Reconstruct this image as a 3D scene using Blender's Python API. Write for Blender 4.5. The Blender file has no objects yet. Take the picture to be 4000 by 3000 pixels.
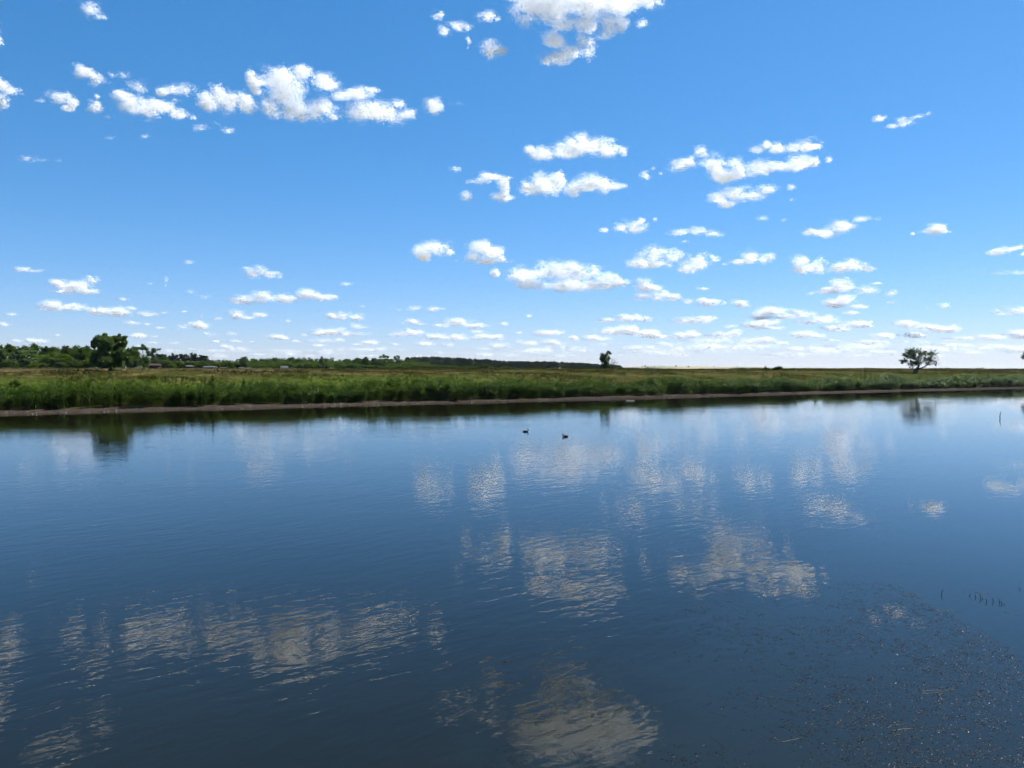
import bpy, math, random
import numpy as np
from mathutils import Vector

# ------------------------------------------------------------------ camera, sky, sun, exposure
sc = bpy.context.scene
COL = sc.collection
H_CAM = 5.0
F = 2889.0                      # focal length in photograph pixels (4000 wide)
HZ = 1440.0                     # row of the true horizon in the photograph
cam_d = bpy.data.cameras.new('camera')
cam_d.sensor_width = 36.0
cam_d.lens = 36.0 * F / 4000.0
cam_d.clip_start = 0.1
cam_d.clip_end = 200000.0
cam = bpy.data.objects.new('camera', cam_d)
COL.objects.link(cam)
cam.location = (0, 0, H_CAM)
cam.rotation_euler = (math.radians(90) - math.atan(60.0 / F), 0, 0)
sc.camera = cam

SUN_EL, SUN_AZ = math.radians(58), math.radians(52)     # azimuth clockwise from +Y (the view)
w = bpy.data.worlds.new('World')
sc.world = w
w.use_nodes = True
wn = w.node_tree.nodes
wl = w.node_tree.links
wn.clear()
sky = wn.new('ShaderNodeTexSky')
sky.sky_type = 'NISHITA'
sky.sun_disc = False
sky.sun_elevation = SUN_EL
sky.sun_rotation = SUN_AZ
sky.altitude = 900
sky.air_density = 1.0
sky.dust_density = 0.4
sky.ozone_density = 6.0
hs = wn.new('ShaderNodeHueSaturation')
hs.inputs['Saturation'].default_value = 1.18
hs.inputs['Hue'].default_value = 0.488
bg = wn.new('ShaderNodeBackground')
bg.inputs['Strength'].default_value = 0.097
wo = wn.new('ShaderNodeOutputWorld')
wb = wn.new('ShaderNodeMixRGB')            # the camera's white balance on the sky
wb.blend_type = 'MULTIPLY'
wb.inputs[0].default_value = 1.0
wb.inputs[2].default_value = (0.95, 0.96, 1.26, 1)
wl.new(sky.outputs[0], wb.inputs[1])
wl.new(wb.outputs[0], hs.inputs['Color'])
gm = wn.new('ShaderNodeGamma')             # and its gentler contrast
gm.inputs['Gamma'].default_value = 0.80
wl.new(hs.outputs[0], gm.inputs['Color'])
wl.new(gm.outputs[0], bg.inputs['Color'])
wl.new(bg.outputs[0], wo.inputs['Surface'])

sun_d = bpy.data.lights.new('sun', 'SUN')
sun_d.energy = 5.0
sun_d.angle = math.radians(0.53)
sun_d.color = (1.0, 0.965, 0.91)
sun = bpy.data.objects.new('sun', sun_d)
COL.objects.link(sun)
sdir = Vector((math.sin(SUN_AZ) * math.cos(SUN_EL), math.cos(SUN_AZ) * math.cos(SUN_EL), math.sin(SUN_EL)))
sun.rotation_euler = sdir.to_track_quat('Z', 'Y').to_euler()
sun.location = (0, 0, 200)

sc.view_settings.view_transform = 'Standard'
sc.view_settings.look = 'None'
sc.view_settings.exposure = 0.85
sc.view_settings.gamma = 1.0
sc.view_settings.use_curve_mapping = False
sc.cycles.max_bounces = 48
sc.cycles.diffuse_bounces = 40
sc.cycles.transmission_bounces = 40
sc.cycles.glossy_bounces = 3
sc.cycles.volume_bounces = 0
sc.cycles.transparent_max_bounces = 160
sc.cycles.use_adaptive_sampling = True
sc.cycles.adaptive_threshold = 0.065
sc.cycles.adaptive_min_samples = 32
sc.cycles.use_denoising = True
sc.cycles.denoising_input_passes = 'RGB'
sc.cycles.caustics_reflective = False
sc.cycles.caustics_refractive = False
sc.cycles.sample_clamp_indirect = 8.0

rng = np.random.default_rng(11)
random.seed(11)

# ------------------------------------------------------------------ helpers
def px(x, y, Y):
    """world point seen at photograph pixel (x, y), at depth Y metres"""
    return np.array([(x - 2000.0) / F * Y, Y, H_CAM + (HZ - y) / F * Y])

def tag(o, label=None, cat=None, group=None, kind=None):
    if label: o['label'] = label
    if cat: o['category'] = cat
    if group: o['group'] = group
    if kind: o['kind'] = kind
    return o

def empty(name, loc, rz=0.0, scale=1.0):
    o = bpy.data.objects.new(name, None)
    o.empty_display_size = 0.2
    COL.objects.link(o)
    o.location = [float(v) for v in loc]
    o.rotation_euler = (0, 0, rz)
    o.scale = (scale, scale, scale) if not hasattr(scale, '__len__') else scale
    return o

def link_mesh(name, me, mat=None, parent=None, loc=(0, 0, 0)):
    o = bpy.data.objects.new(name, me)
    COL.objects.link(o)
    if mat is not None and not me.materials:
        me.materials.append(mat)
    if parent is not None:
        o.parent = parent
    o.location = [float(v) for v in loc]
    return o

def tri_mesh(name, V, T, smooth=False):
    """mesh from vertex array (n,3) and triangle array (m,3)"""
    V = np.ascontiguousarray(V, dtype=np.float32)
    T = np.ascontiguousarray(T, dtype=np.int32)
    me = bpy.data.meshes.new(name)
    me.vertices.add(len(V))
    me.vertices.foreach_set('co', V.ravel())
    me.loops.add(T.size)
    me.loops.foreach_set('vertex_index', T.ravel())
    me.polygons.add(len(T))
    me.polygons.foreach_set('loop_start', np.arange(0, T.size, 3, dtype=np.int32))
    if smooth:
        me.polygons.foreach_set('use_smooth', np.ones(len(T), dtype=bool))
    me.update(calc_edges=True)
    return me

def py_mesh(name, V, Fc, smooth=False):
    me = bpy.data.meshes.new(name)
    me.from_pydata([tuple(float(c) for c in v) for v in V], [], Fc)
    if smooth:
        for p in me.polygons: p.use_smooth = True
    me.update()
    return me

class MB:
    """collects boxes, prisms and tubes into one mesh"""
    def __init__(s): s.v, s.f = [], []
    def add(s, V, Fc):
        b = len(s.v); s.v += [tuple(v) for v in V]; s.f += [tuple(b + i for i in f) for f in Fc]; return s
    def box(s, x0, x1, y0, y1, z0, z1):
        V = [(x, y, z) for z in (z0, z1) for y in (y0, y1) for x in (x0, x1)]
        return s.add(V, [(0, 2, 3, 1), (4, 5, 7, 6), (0, 1, 5, 4), (2, 6, 7, 3), (0, 4, 6, 2), (1, 3, 7, 5)])
    def tube(s, P, R, n=6, cap=True):
        P = [Vector(p) for p in P]
        V, Fc = [], []
        for i, p in enumerate(P):
            d = (P[min(i + 1, len(P) - 1)] - P[max(i - 1, 0)])
            d = d.normalized() if d.length > 1e-9 else Vector((0, 0, 1))
            a = d.cross(Vector((0, 1, 0)) if abs(d.y) < 0.9 else Vector((1, 0, 0))).normalized()
            b = d.cross(a)
            for k in range(n):
                t = 2 * math.pi * k / n
                V.append(p + (a * math.cos(t) + b * math.sin(t)) * R[i])
        for i in range(len(P) - 1):
            for k in range(n):
                Fc.append((i * n + k, i * n + (k + 1) % n, (i + 1) * n + (k + 1) % n, (i + 1) * n + k))
        if cap:
            Fc.append(tuple(range(n - 1, -1, -1)))
            Fc.append(tuple((len(P) - 1) * n + k for k in range(n)))
        return s.add(V, Fc)
    def mesh(s, name, smooth=False): return py_mesh(name, s.v, s.f, smooth)
    def build(s, name, mat, parent=None, loc=(0, 0, 0), smooth=False):
        return link_mesh(name, s.mesh(name, smooth), mat, parent, loc)

def _hash(i, j, k, seed):
    h = (i * 374761393 + j * 668265263 + k * 2147483647 + seed * 974634777) & 0xFFFFFFFF
    h = ((h ^ (h >> 13)) * 1274126177) & 0xFFFFFFFF
    h = ((h ^ (h >> 16)) * 2246822519) & 0xFFFFFFFF
    return ((h ^ (h >> 15)) & 0xFFFFFF) / float(0xFFFFFF)

def vnoise(P, seed=0):
    Pf = np.floor(P)
    i, j, k = (Pf[:, a].astype(np.int64) for a in range(3))
    t = P - Pf
    t = t * t * (3 - 2 * t)
    r = 0
    for di in (0, 1):
        wx = t[:, 0] if di else 1 - t[:, 0]
        for dj in (0, 1):
            wy = t[:, 1] if dj else 1 - t[:, 1]
            for dk in (0, 1):
                wz = t[:, 2] if dk else 1 - t[:, 2]
                r = r + wx * wy * wz * _hash(i + di, j + dj, k + dk, seed)
    return r

def fbm(P, seed=0, octv=4, gain=0.55):
    a, s, r = 1.0, 0.0, 0.0
    P = np.array(P, dtype=np.float64)
    for o in range(octv):
        r = r + a * vnoise(P, seed + o * 17); s += a
        P = P * 2.07 + 11.3; a *= gain
    return r / s

def rand_unit(n):
    v = rng.normal(size=(n, 3))
    return v / np.linalg.norm(v, axis=1)[:, None]

def flakes(P, size, stretch=1.0):
    """one randomly turned triangle at every point"""
    n = len(P)
    a = rand_unit(n)
    b = np.cross(a, rand_unit(n)); b /= np.linalg.norm(b, axis=1)[:, None] + 1e-9
    s = (size if np.ndim(size) else np.full(n, size))[:, None]
    V = np.empty((n, 3, 3))
    V[:, 0] = P + a * s * 0.62 * stretch
    V[:, 1] = P - a * s * 0.31 * stretch + b * s * 0.54
    V[:, 2] = P - a * s * 0.31 * stretch - b * s * 0.54
    return V.reshape(-1, 3), np.arange(3 * n).reshape(-1, 3)

# ------------------------------------------------------------------ materials
def new_mat(name):
    m = bpy.data.materials.new(name)
    m.use_nodes = True
    m.node_tree.nodes.clear()
    o = m.node_tree.nodes.new('ShaderNodeOutputMaterial')
    return m, m.node_tree.nodes, m.node_tree.links, o

def noise_ramp(N, L, stops, scale=1.0, detail=4, coord='Object', mapping=None, rough=0.6):
    tc = N.new('ShaderNodeTexCoord')
    src = tc.outputs[coord]
    if mapping:
        mp = N.new('ShaderNodeMapping'); mp.inputs['Scale'].default_value = mapping
        L.new(src, mp.inputs['Vector']); src = mp.outputs[0]
    nz = N.new('ShaderNodeTexNoise')
    nz.inputs['Scale'].default_value = scale
    nz.inputs['Detail'].default_value = detail
    nz.inputs['Roughness'].default_value = rough
    L.new(src, nz.inputs['Vector'])
    rp = N.new('ShaderNodeValToRGB')
    el = rp.color_ramp.elements
    while len(el) < len(stops): el.new(0.5)
    for e, (p, c) in zip(el, stops):
        e.position = p; e.color = (*c, 1)
    L.new(nz.outputs['Fac'], rp.inputs['Fac'])
    return rp.outputs['Color'], nz.outputs['Fac']

def leaf_mat(name, stops, scale, trans=0.35, coord='Object', gloss=0.0, mapping=None):
    m, N, L, out = new_mat(name)
    c, _ = noise_ramp(N, L, stops, scale, coord=coord, mapping=mapping)
    d = N.new('ShaderNodeBsdfDiffuse'); L.new(c, d.inputs['Color'])
    t = N.new('ShaderNodeBsdfTranslucent')
    mul = N.new('ShaderNodeMixRGB'); mul.blend_type = 'MULTIPLY'; mul.inputs[0].default_value = 1.0
    mul.inputs[2].default_value = (1.15, 1.25, 0.55, 1); L.new(c, mul.inputs[1]); L.new(mul.outputs[0], t.inputs['Color'])
    mx = N.new('ShaderNodeMixShader'); mx.inputs[0].default_value = trans
    L.new(d.outputs[0], mx.inputs[1]); L.new(t.outputs[0], mx.inputs[2])
    last = mx
    if gloss > 0:
        g = N.new('ShaderNodeBsdfGlossy'); g.inputs['Roughness'].default_value = 0.38
        mg = N.new('ShaderNodeMixShader'); mg.inputs[0].default_value = gloss
        L.new(mx.outputs[0], mg.inputs[1]); L.new(g.outputs[0], mg.inputs[2]); last = mg
    L.new(last.outputs[0], out.inputs['Surface'])
    return m

def plain_mat(name, stops, scale=3.0, rough=0.85, coord='Object', spec=0.3, bump=0.0):
    m, N, L, out = new_mat(name)
    c, f = noise_ramp(N, L, stops, scale, coord=coord)
    p = N.new('ShaderNodeBsdfPrincipled')
    L.new(c, p.inputs['Base Color'])
    p.inputs['Roughness'].default_value = rough
    p.inputs['Specular IOR Level'].default_value = spec
    if bump:
        b = N.new('ShaderNodeBump'); b.inputs['Strength'].default_value = 0.6; b.inputs['Distance'].default_value = bump
        L.new(f, b.inputs['Height']); L.new(b.outputs[0], p.inputs['Normal'])
    L.new(p.outputs[0], out.inputs['Surface'])
    return m

# ------------------------------------------------------------------ the shore frame: s runs away from the water, t along the far bank
P0 = np.array([-55.0, 79.0])
TD = np.array([185.0, 109.0]) / math.hypot(185, 109)
ND = np.array([-TD[1], TD[0]])
def st_to_xy(s, t):
    s = np.asarray(s, float); t = np.asarray(t, float)
    return P0[0] + TD[0] * t + ND[0] * s, P0[1] + TD[1] * t + ND[1] * s
def xy_to_st(x, y):
    dx, dy = np.asarray(x, float) - P0[0], np.asarray(y, float) - P0[1]
    return dx * ND[0] + dy * ND[1], dx * TD[0] + dy * TD[1]
def shore_wobble(t):
    t = np.asarray(t, float)
    return 0.8 * np.sin(t * 0.045 + 0.7) + 0.35 * np.sin(t * 0.19) + 0.28 * np.sin(t * 0.63 + 2) + 0.12 * np.sin(t * 1.7)
Z_S = np.array([-400, -60, -12, 0, 1.5, 4.3, 13, 24, 34, 46, 58, 75, 150, 400, 900, 2000, 3000, 6000, 14000], float)
Z_Z = np.array([-3.0, -3.0, -0.9, 0, 0.16, 0.40, 1.1, 2.45, 3.45, 4.1, 4.45, 4.66, 4.78, 4.85, 4.6, 3.0, 3.0, 3.0, 3.0], float)
def ground_z(x, y):
    s, t = xy_to_st(x, y)
    z = np.interp(s - shore_wobble(t), Z_S, Z_Z)
    P = np.stack([np.ravel(x), np.ravel(y), np.zeros(np.size(x))], 1).astype(float)
    und = (fbm(P / 24.0, 3, 3) - 0.5).reshape(np.shape(z)) * 1.0
    fine = (fbm(P / 1.7, 8, 2) - 0.5).reshape(np.shape(z)) * 0.12
    k = np.clip((s - 12) / 40.0, 0, 1)
    kf = np.clip((s + 1) / 3.0, 0, 1) * 0.7
    return z + und * k * np.clip((260 - s) / 100, 0.25, 1) + fine * kf
def gz(x, y): return float(ground_z(np.array([x]), np.array([y]))[0])

# ------------------------------------------------------------------ terrain
s_ax = np.concatenate([np.arange(-400, -20, 60), np.arange(-20, -2, 3), np.arange(-2, 16, 0.3), np.arange(16, 160, 2.0), np.arange(160, 420, 10), np.arange(420, 1400, 70), np.arange(1400, 9001, 900)]).astype(float)
t_ax = np.concatenate([np.arange(-8000, -800, 1200), np.arange(-800, -60, 60), np.arange(-60, 330, 1.5), np.arange(330, 1200, 60), np.arange(1200, 8401, 1200)]).astype(float)
S, Tt = np.meshgrid(s_ax, t_ax, indexing='ij')
X, Y = st_to_xy(S, Tt)
Z = ground_z(X.ravel(), Y.ravel()).reshape(X.shape)
V = np.stack([X.ravel(), Y.ravel(), Z.ravel()], 1)
nt = len(t_ax)
ii, jj = np.meshgrid(np.arange(len(s_ax) - 1), np.arange(nt - 1), indexing='ij')
a = (ii * nt + jj).ravel(); b = a + 1; c = a + nt; d = c + 1
T = np.concatenate([np.stack([a, b, d], 1), np.stack([a, d, c], 1)])

def band_coords(N, L):
    """nodes giving s (distance behind the shore) and t from object coordinates"""
    tc = N.new('ShaderNodeTexCoord')
    outs = []
    for D in (ND, TD):
        dp = N.new('ShaderNodeVectorMath'); dp.operation = 'DOT_PRODUCT'
        L.new(tc.outputs['Object'], dp.inputs[0]); dp.inputs[1].default_value = (D[0], D[1], 0)
        sb = N.new('ShaderNodeMath'); sb.operation = 'SUBTRACT'
        sb.inputs[1].default_value = float(P0 @ D); L.new(dp.outputs['Value'], sb.inputs[0])
        outs.append(sb.outputs[0])
    return tc.outputs['Object'], outs[0], outs[1]

def mrange(N, L, src, a, b, c=0.0, d=1.0, smooth=True):
    m = N.new('ShaderNodeMapRange')
    if smooth: m.interpolation_type = 'SMOOTHSTEP'
    for k, v in zip((1, 2, 3, 4), (a, b, c, d)): m.inputs[k].default_value = v
    L.new(src, m.inputs[0]); return m.outputs[0]

def mixc(N, L, fac, c1, c2):
    m = N.new('ShaderNodeMixRGB')
    if hasattr(fac, 'links'): L.new(fac, m.inputs[0])
    else: m.inputs[0].default_value = fac
    for k, c in ((1, c1), (2, c2)):
        if hasattr(c, 'links'): L.new(c, m.inputs[k])
        else: m.inputs[k].default_value = (*c, 1)
    return m.outputs[0]

def mth(N, L, op, a_, b_=None):
    m = N.new('ShaderNodeMath'); m.operation = op
    for k, v in ((0, a_), (1, b_)):
        if v is None: continue
        if hasattr(v, 'links'): L.new(v, m.inputs[k])
        else: m.inputs[k].default_value = v
    return m.outputs[0]

def noise(N, L, vec, scale, detail=3, rough=0.55, mapping=None, rot=None, dist=0.0):
    if mapping or rot:
        mp = N.new('ShaderNodeMapping')
        if mapping: mp.inputs['Scale'].default_value = mapping
        if rot: mp.inputs['Rotation'].default_value = rot
        L.new(vec, mp.inputs['Vector']); vec = mp.outputs[0]
    nz = N.new('ShaderNodeTexNoise')
    nz.inputs['Scale'].default_value = scale; nz.inputs['Detail'].default_value = detail
    nz.inputs['Roughness'].default_value = rough; nz.inputs['Distortion'].default_value = dist
    L.new(vec, nz.inputs['Vector'])
    return nz.outputs['Fac']

def meadow_colour(N, L):
    """olive, fresh green and straw patches that follow the meadow's own zones"""
    vec, s, t = band_coords(N, L)
    big = noise(N, L, vec, 0.035, 3, mapping=(1, 1, 0))
    mid = noise(N, L, vec, 0.16, 4, mapping=(1, 1, 0))
    fin = noise(N, L, vec, 2.2, 4, 0.7)
    olive = mixc(N, L, fin, (0.022, 0.027, 0.0045), (0.055, 0.056, 0.010))
    green = mixc(N, L, fin, (0.028, 0.050, 0.004), (0.060, 0.092, 0.009))
    straw = mixc(N, L, fin, (0.070, 0.050, 0.016), (0.15, 0.108, 0.042))
    sw = mth(N, L, 'ADD', s, mth(N, L, 'MULTIPLY', mth(N, L, 'SUBTRACT', big, 0.5), 26.0))
    g1 = mth(N, L, 'MULTIPLY', mrange(N, L, sw, 10, 16), mrange(N, L, sw, 40, 27))
    tfade = mth(N, L, 'MAXIMUM', mrange(N, L, t, 95, 60), mth(N, L, 'MULTIPLY', mrange(N, L, t, 150, 190), 0.6))
    g1 = mth(N, L, 'MULTIPLY', g1, tfade)
    c = mixc(N, L, mth(N, L, 'MULTIPLY', g1, 0.75), olive, green)
    st = mth(N, L, 'MULTIPLY', mrange(N, L, mid, 0.50, 0.66), mrange(N, L, s, 18, 45, 0.25, 0.9))
    c = mixc(N, L, st, c, straw)
    far = mth(N, L, 'MULTIPLY', mrange(N, L, s, 60, 70), mrange(N, L, t, 62, 30))
    far = mth(N, L, 'MULTIPLY', far, mrange(N, L, s, 110, 88))
    c = mixc(N, L, mth(N, L, 'MULTIPLY', far, 0.85), c, mixc(N, L, fin, (0.20, 0.15, 0.07), (0.36, 0.28, 0.15)))
    return c, vec, s, t, fin

m_ground, N, L, out = new_mat('ground_mat')
c, vec, s_n, t_n, fin = meadow_colour(N, L)
mudn = noise(N, L, vec, 1.4, 6, 0.7)
mud = mixc(N, L, mrange(N, L, mudn, 0.3, 0.72), (0.020, 0.016, 0.012), (0.060, 0.047, 0.036))
wet = mixc(N, L, mrange(N, L, s_n, -0.6, 2.2), (0.022, 0.017, 0.012), mud)
swob = mth(N, L, 'ADD', s_n, mth(N, L, 'MULTIPLY', mth(N, L, 'SUBTRACT', mudn, 0.5), 2.0))
c = mixc(N, L, mrange(N, L, swob, 4.6, 5.8), wet, c)
pb = N.new('ShaderNodeBsdfPrincipled')
L.new(c, pb.inputs['Base Color']); pb.inputs['Roughness'].default_value = 1.0; pb.inputs['Specular IOR Level'].default_value = 0.02
bm_ = N.new('ShaderNodeBump'); bm_.inputs['Strength'].default_value = 0.7; bm_.inputs['Distance'].default_value = 0.08
L.new(mth(N, L, 'ADD', fin, mudn), bm_.inputs['Height']); L.new(bm_.outputs[0], pb.inputs['Normal'])
L.new(pb.outputs[0], out.inputs['Surface'])
ground = link_mesh('ground', tri_mesh('ground', V, T, True), m_ground)
tag(ground, 'mud shore and rising grassy meadow on the far bank', kind='structure')

# ------------------------------------------------------------------ water
WX = np.array([-900, -300, -100, 100, 300, 900], float)
WY = np.array([-300, -60, 60, 200, 420, 900], float)
gx, gy = np.meshgrid(WX, WY, indexing='ij')
V = np.stack([gx.ravel(), gy.ravel(), np.zeros(gx.size)], 1)
n2 = len(WY)
ii, jj = np.meshgrid(np.arange(len(WX) - 1), np.arange(n2 - 1), indexing='ij')
a = (ii * n2 + jj).ravel()
T = np.concatenate([np.stack([a, a + n2, a + n2 + 1], 1), np.stack([a, a + n2 + 1, a + 1], 1)])
m_water, N, L, out = new_mat('water_mat')
vec, s_n, t_n = band_coords(N, L)
ang = math.radians(-38)
def rotated(deg):
    mp = N.new('ShaderNodeMapping'); mp.inputs['Rotation'].default_value = (0, 0, math.radians(deg))
    L.new(vec, mp.inputs['Vector']); return mp.outputs[0]
v1, v2 = rotated(-40), rotated(-20)
w1 = noise(N, L, v1, 1.0, 1.0, 0.35, mapping=(1.35, 3.3, 1), dist=0.6)      # crests run obliquely, like the far bank
w2 = noise(N, L, v2, 1.0, 1.0, 0.4, mapping=(4.2, 6.2, 1), dist=0.8)
w3 = noise(N, L, v1, 1.0, 1.0, 0.4, mapping=(0.5, 1.2, 1))
patch = noise(N, L, vec, 0.055, 2, mapping=(1, 2.2, 1))
xs = N.new('ShaderNodeSeparateXYZ'); L.new(vec, xs.inputs[0])
# weed bed at the near bank damps the ripples
wx = mth(N, L, 'SUBTRACT', xs.outputs[0], 2.2)
wy = mth(N, L, 'SUBTRACT', 13.0, xs.outputs[1])
weed = mth(N, L, 'ADD', mth(N, L, 'MULTIPLY', wx, 0.5), mth(N, L, 'MULTIPLY', wy, 0.35))
weed = mth(N, L, 'ADD', weed, mth(N, L, 'MULTIPLY', mth(N, L, 'SUBTRACT', noise(N, L, vec, 0.7, 2), 0.5), 1.8))
weedm = mrange(N, L, weed, -0.4, 1.1)
calm = mrange(N, L, s_n, -38, -9, 1.0, 0.30)
amp = mth(N, L, 'MULTIPLY', calm, mrange(N, L, patch, 0.35, 0.65, 0.65, 1.15))
amp = mth(N, L, 'MULTIPLY', amp, mth(N, L, 'SUBTRACT', 1.0, mth(N, L, 'MULTIPLY', weedm, 0.55)))
hgt = mth(N, L, 'ADD', mth(N, L, 'MULTIPLY', w1, 0.0056), mth(N, L, 'MULTIPLY', w2, 0.0021))
hgt = mth(N, L, 'ADD', hgt, mth(N, L, 'MULTIPLY', w3, 0.004))
hgt = mth(N, L, 'MULTIPLY', hgt, amp)
bp = N.new('ShaderNodeBump'); bp.inputs['Strength'].default_value = 1.0; bp.inputs['Distance'].default_value = 1.0
L.new(hgt, bp.inputs['Height'])
pb = N.new('ShaderNodeBsdfPrincipled')
murk = noise(N, L, vec, 0.22, 3)
wc = mixc(N, L, murk, (0.005, 0.005, 0.0020), (0.0085, 0.0082, 0.0032))
wc = mixc(N, L, mth(N, L, 'MULTIPLY', weedm, 0.7), wc, (0.010, 0.014, 0.014))
L.new(wc, pb.inputs['Base Color'])
pb.inputs['Roughness'].default_value = 0.015
pb.inputs['IOR'].default_value = 1.40
pb.inputs['Specular Tint'].default_value = (1.0, 0.93, 0.62, 1)
L.new(bp.outputs[0], pb.inputs['Normal'])
L.new(pb.outputs[0], out.inputs['Surface'])
water = link_mesh('water', tri_mesh('water', V, T, True), m_water)
tag(water, 'calm rippled lake mirroring the cloudy sky', kind='structure')

# ------------------------------------------------------------------ far hills
def hill(name, label, Yd, pts, mat, depth, seed):
    xs_ = np.linspace(pts[0][0], pts[-1][0], 160)
    ys_ = np.interp(xs_, [p[0] for p in pts], [p[1] for p in pts]) + (fbm(np.stack([xs_ / 60, xs_ * 0, xs_ * 0], 1), seed, 3) - 0.5) * 3
    rows = [(-0.35, -0.15), (-0.15, 0.35), (0.0, 0.8), (0.12, 1.0), (0.4, 0.95), (1.0, 0.3)]
    V = []
    for (f, hfr) in rows:
        for x, y in zip(xs_, ys_):
            p = px(x, y, Yd)
            V.append((p[0] * (1 + f * depth / Yd * 0.3), Yd + f * depth, 1.0 + (p[2] - 1.0) * hfr))
    n = len(xs_)
    T = []
    for r in range(len(rows) - 1):
        for i in range(n - 1):
            a = r * n + i
            T += [(a, a + 1, a + n + 1), (a, a + n + 1, a + n)]
    o = link_mesh(name, tri_mesh(name, np.array(V), np.array(T), True), mat)
    return tag(o, label, kind='structure')
m_hill, N, L, out = new_mat('hill_mat')
tc = N.new('ShaderNodeTexCoord')
f1 = noise(N, L, tc.outputs['Object'], 0.006, 4, 0.6, mapping=(1, 0.25, 6))
f2 = noise(N, L, tc.outputs['Object'], 0.03, 4, 0.65, mapping=(1, 0.4, 4))
hc = mixc(N, L, mrange(N, L, f1, 0.42, 0.6), (0.30, 0.25, 0.145), (0.155, 0.17, 0.085))
hc = mixc(N, L, mrange(N, L, f2, 0.58, 0.68), hc, (0.06, 0.085, 0.04))
d = N.new('ShaderNodeBsdfDiffuse'); L.new(hc, d.inputs[0]); L.new(d.outputs[0], out.inputs[0])
hill('hills', 'low straw-coloured hill on the horizon beyond the meadow', 3200,
     [(1500, 1436), (2200, 1434), (2420, 1433), (2700, 1431), (2900, 1433), (3150, 1436), (3450, 1438), (3750, 1441), (4100, 1446), (4700, 1450)], m_hill, 1500, 5)
hill('hills', 'long grey-blue ridge on the horizon behind the leaning tree', 6500,
     [(-900, 1437), (600, 1436), (2300, 1437), (2900, 1436), (3400, 1437), (3800, 1440), (4200, 1444), (5000, 1447)], m_hill, 2600, 9)
m_haze, N, L, out = new_mat('haze_mat')
pv = N.new('ShaderNodeVolumePrincipled')
pv.inputs['Color'].default_value = (0.86, 0.92, 1.0, 1)
pv.inputs['Density'].default_value = 0.000035
pv.inputs['Anisotropy'].default_value = 0.3
L.new(pv.outputs[0], out.inputs['Volume'])
tag(MB().box(-16000, 16000, -9000, 16000, -6, 60).build('haze', m_haze), 'thin bluish summer haze over the far land', kind='stuff')

# ------------------------------------------------------------------ reeds (nobody could count them)
m_reed, N, L, out = new_mat('reed_mat')
vec, s_n, t_n = band_coords(N, L)
f1 = noise(N, L, vec, 0.09, 3, mapping=(1, 1, 0.2))
f2 = mrange(N, L, noise(N, L, vec, 1.1, 3, 0.7), 0.36, 0.64)
rc = mixc(N, L, f2, (0.005, 0.019, 0.0025), (0.036, 0.076, 0.009))
rc2 = mixc(N, L, f2, (0.009, 0.026, 0.0025), (0.066, 0.108, 0.010))
rc3 = mixc(N, L, f2, (0.015, 0.038, 0.013), (0.135, 0.185, 0.080))
rc = mixc(N, L, mrange(N, L, f1, 0.40, 0.60), rc, rc2)
pale = mth(N, L, 'MULTIPLY', mrange(N, L, t_n, 105, 185), mrange(N, L, noise(N, L, vec, 0.06, 2), 0.38, 0.55, 0.35, 1.0))
rc = mixc(N, L, pale, rc, rc3)
dif = N.new('ShaderNodeBsdfDiffuse'); L.new(rc, dif.inputs[0])
tr = N.new('ShaderNodeBsdfTranslucent'); L.new(mixc(N, L, 0.5, rc, (0.05, 0.085, 0.008)), tr.inputs[0])
gl = N.new('ShaderNodeBsdfGlossy'); gl.inputs['Roughness'].default_value = 0.4
m1 = N.new('ShaderNodeMixShader'); m1.inputs[0].default_value = 0.34
L.new(dif.outputs[0], m1.inputs[1]); L.new(tr.outputs[0], m1.inputs[2])
m2 = N.new('ShaderNodeMixShader'); m2.inputs[0].default_value = 0.01
L.new(m1.outputs[0], m2.inputs[1]); L.new(gl.outputs[0], m2.inputs[2]); L.new(m2.outputs[0], out.inputs[0])

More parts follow.
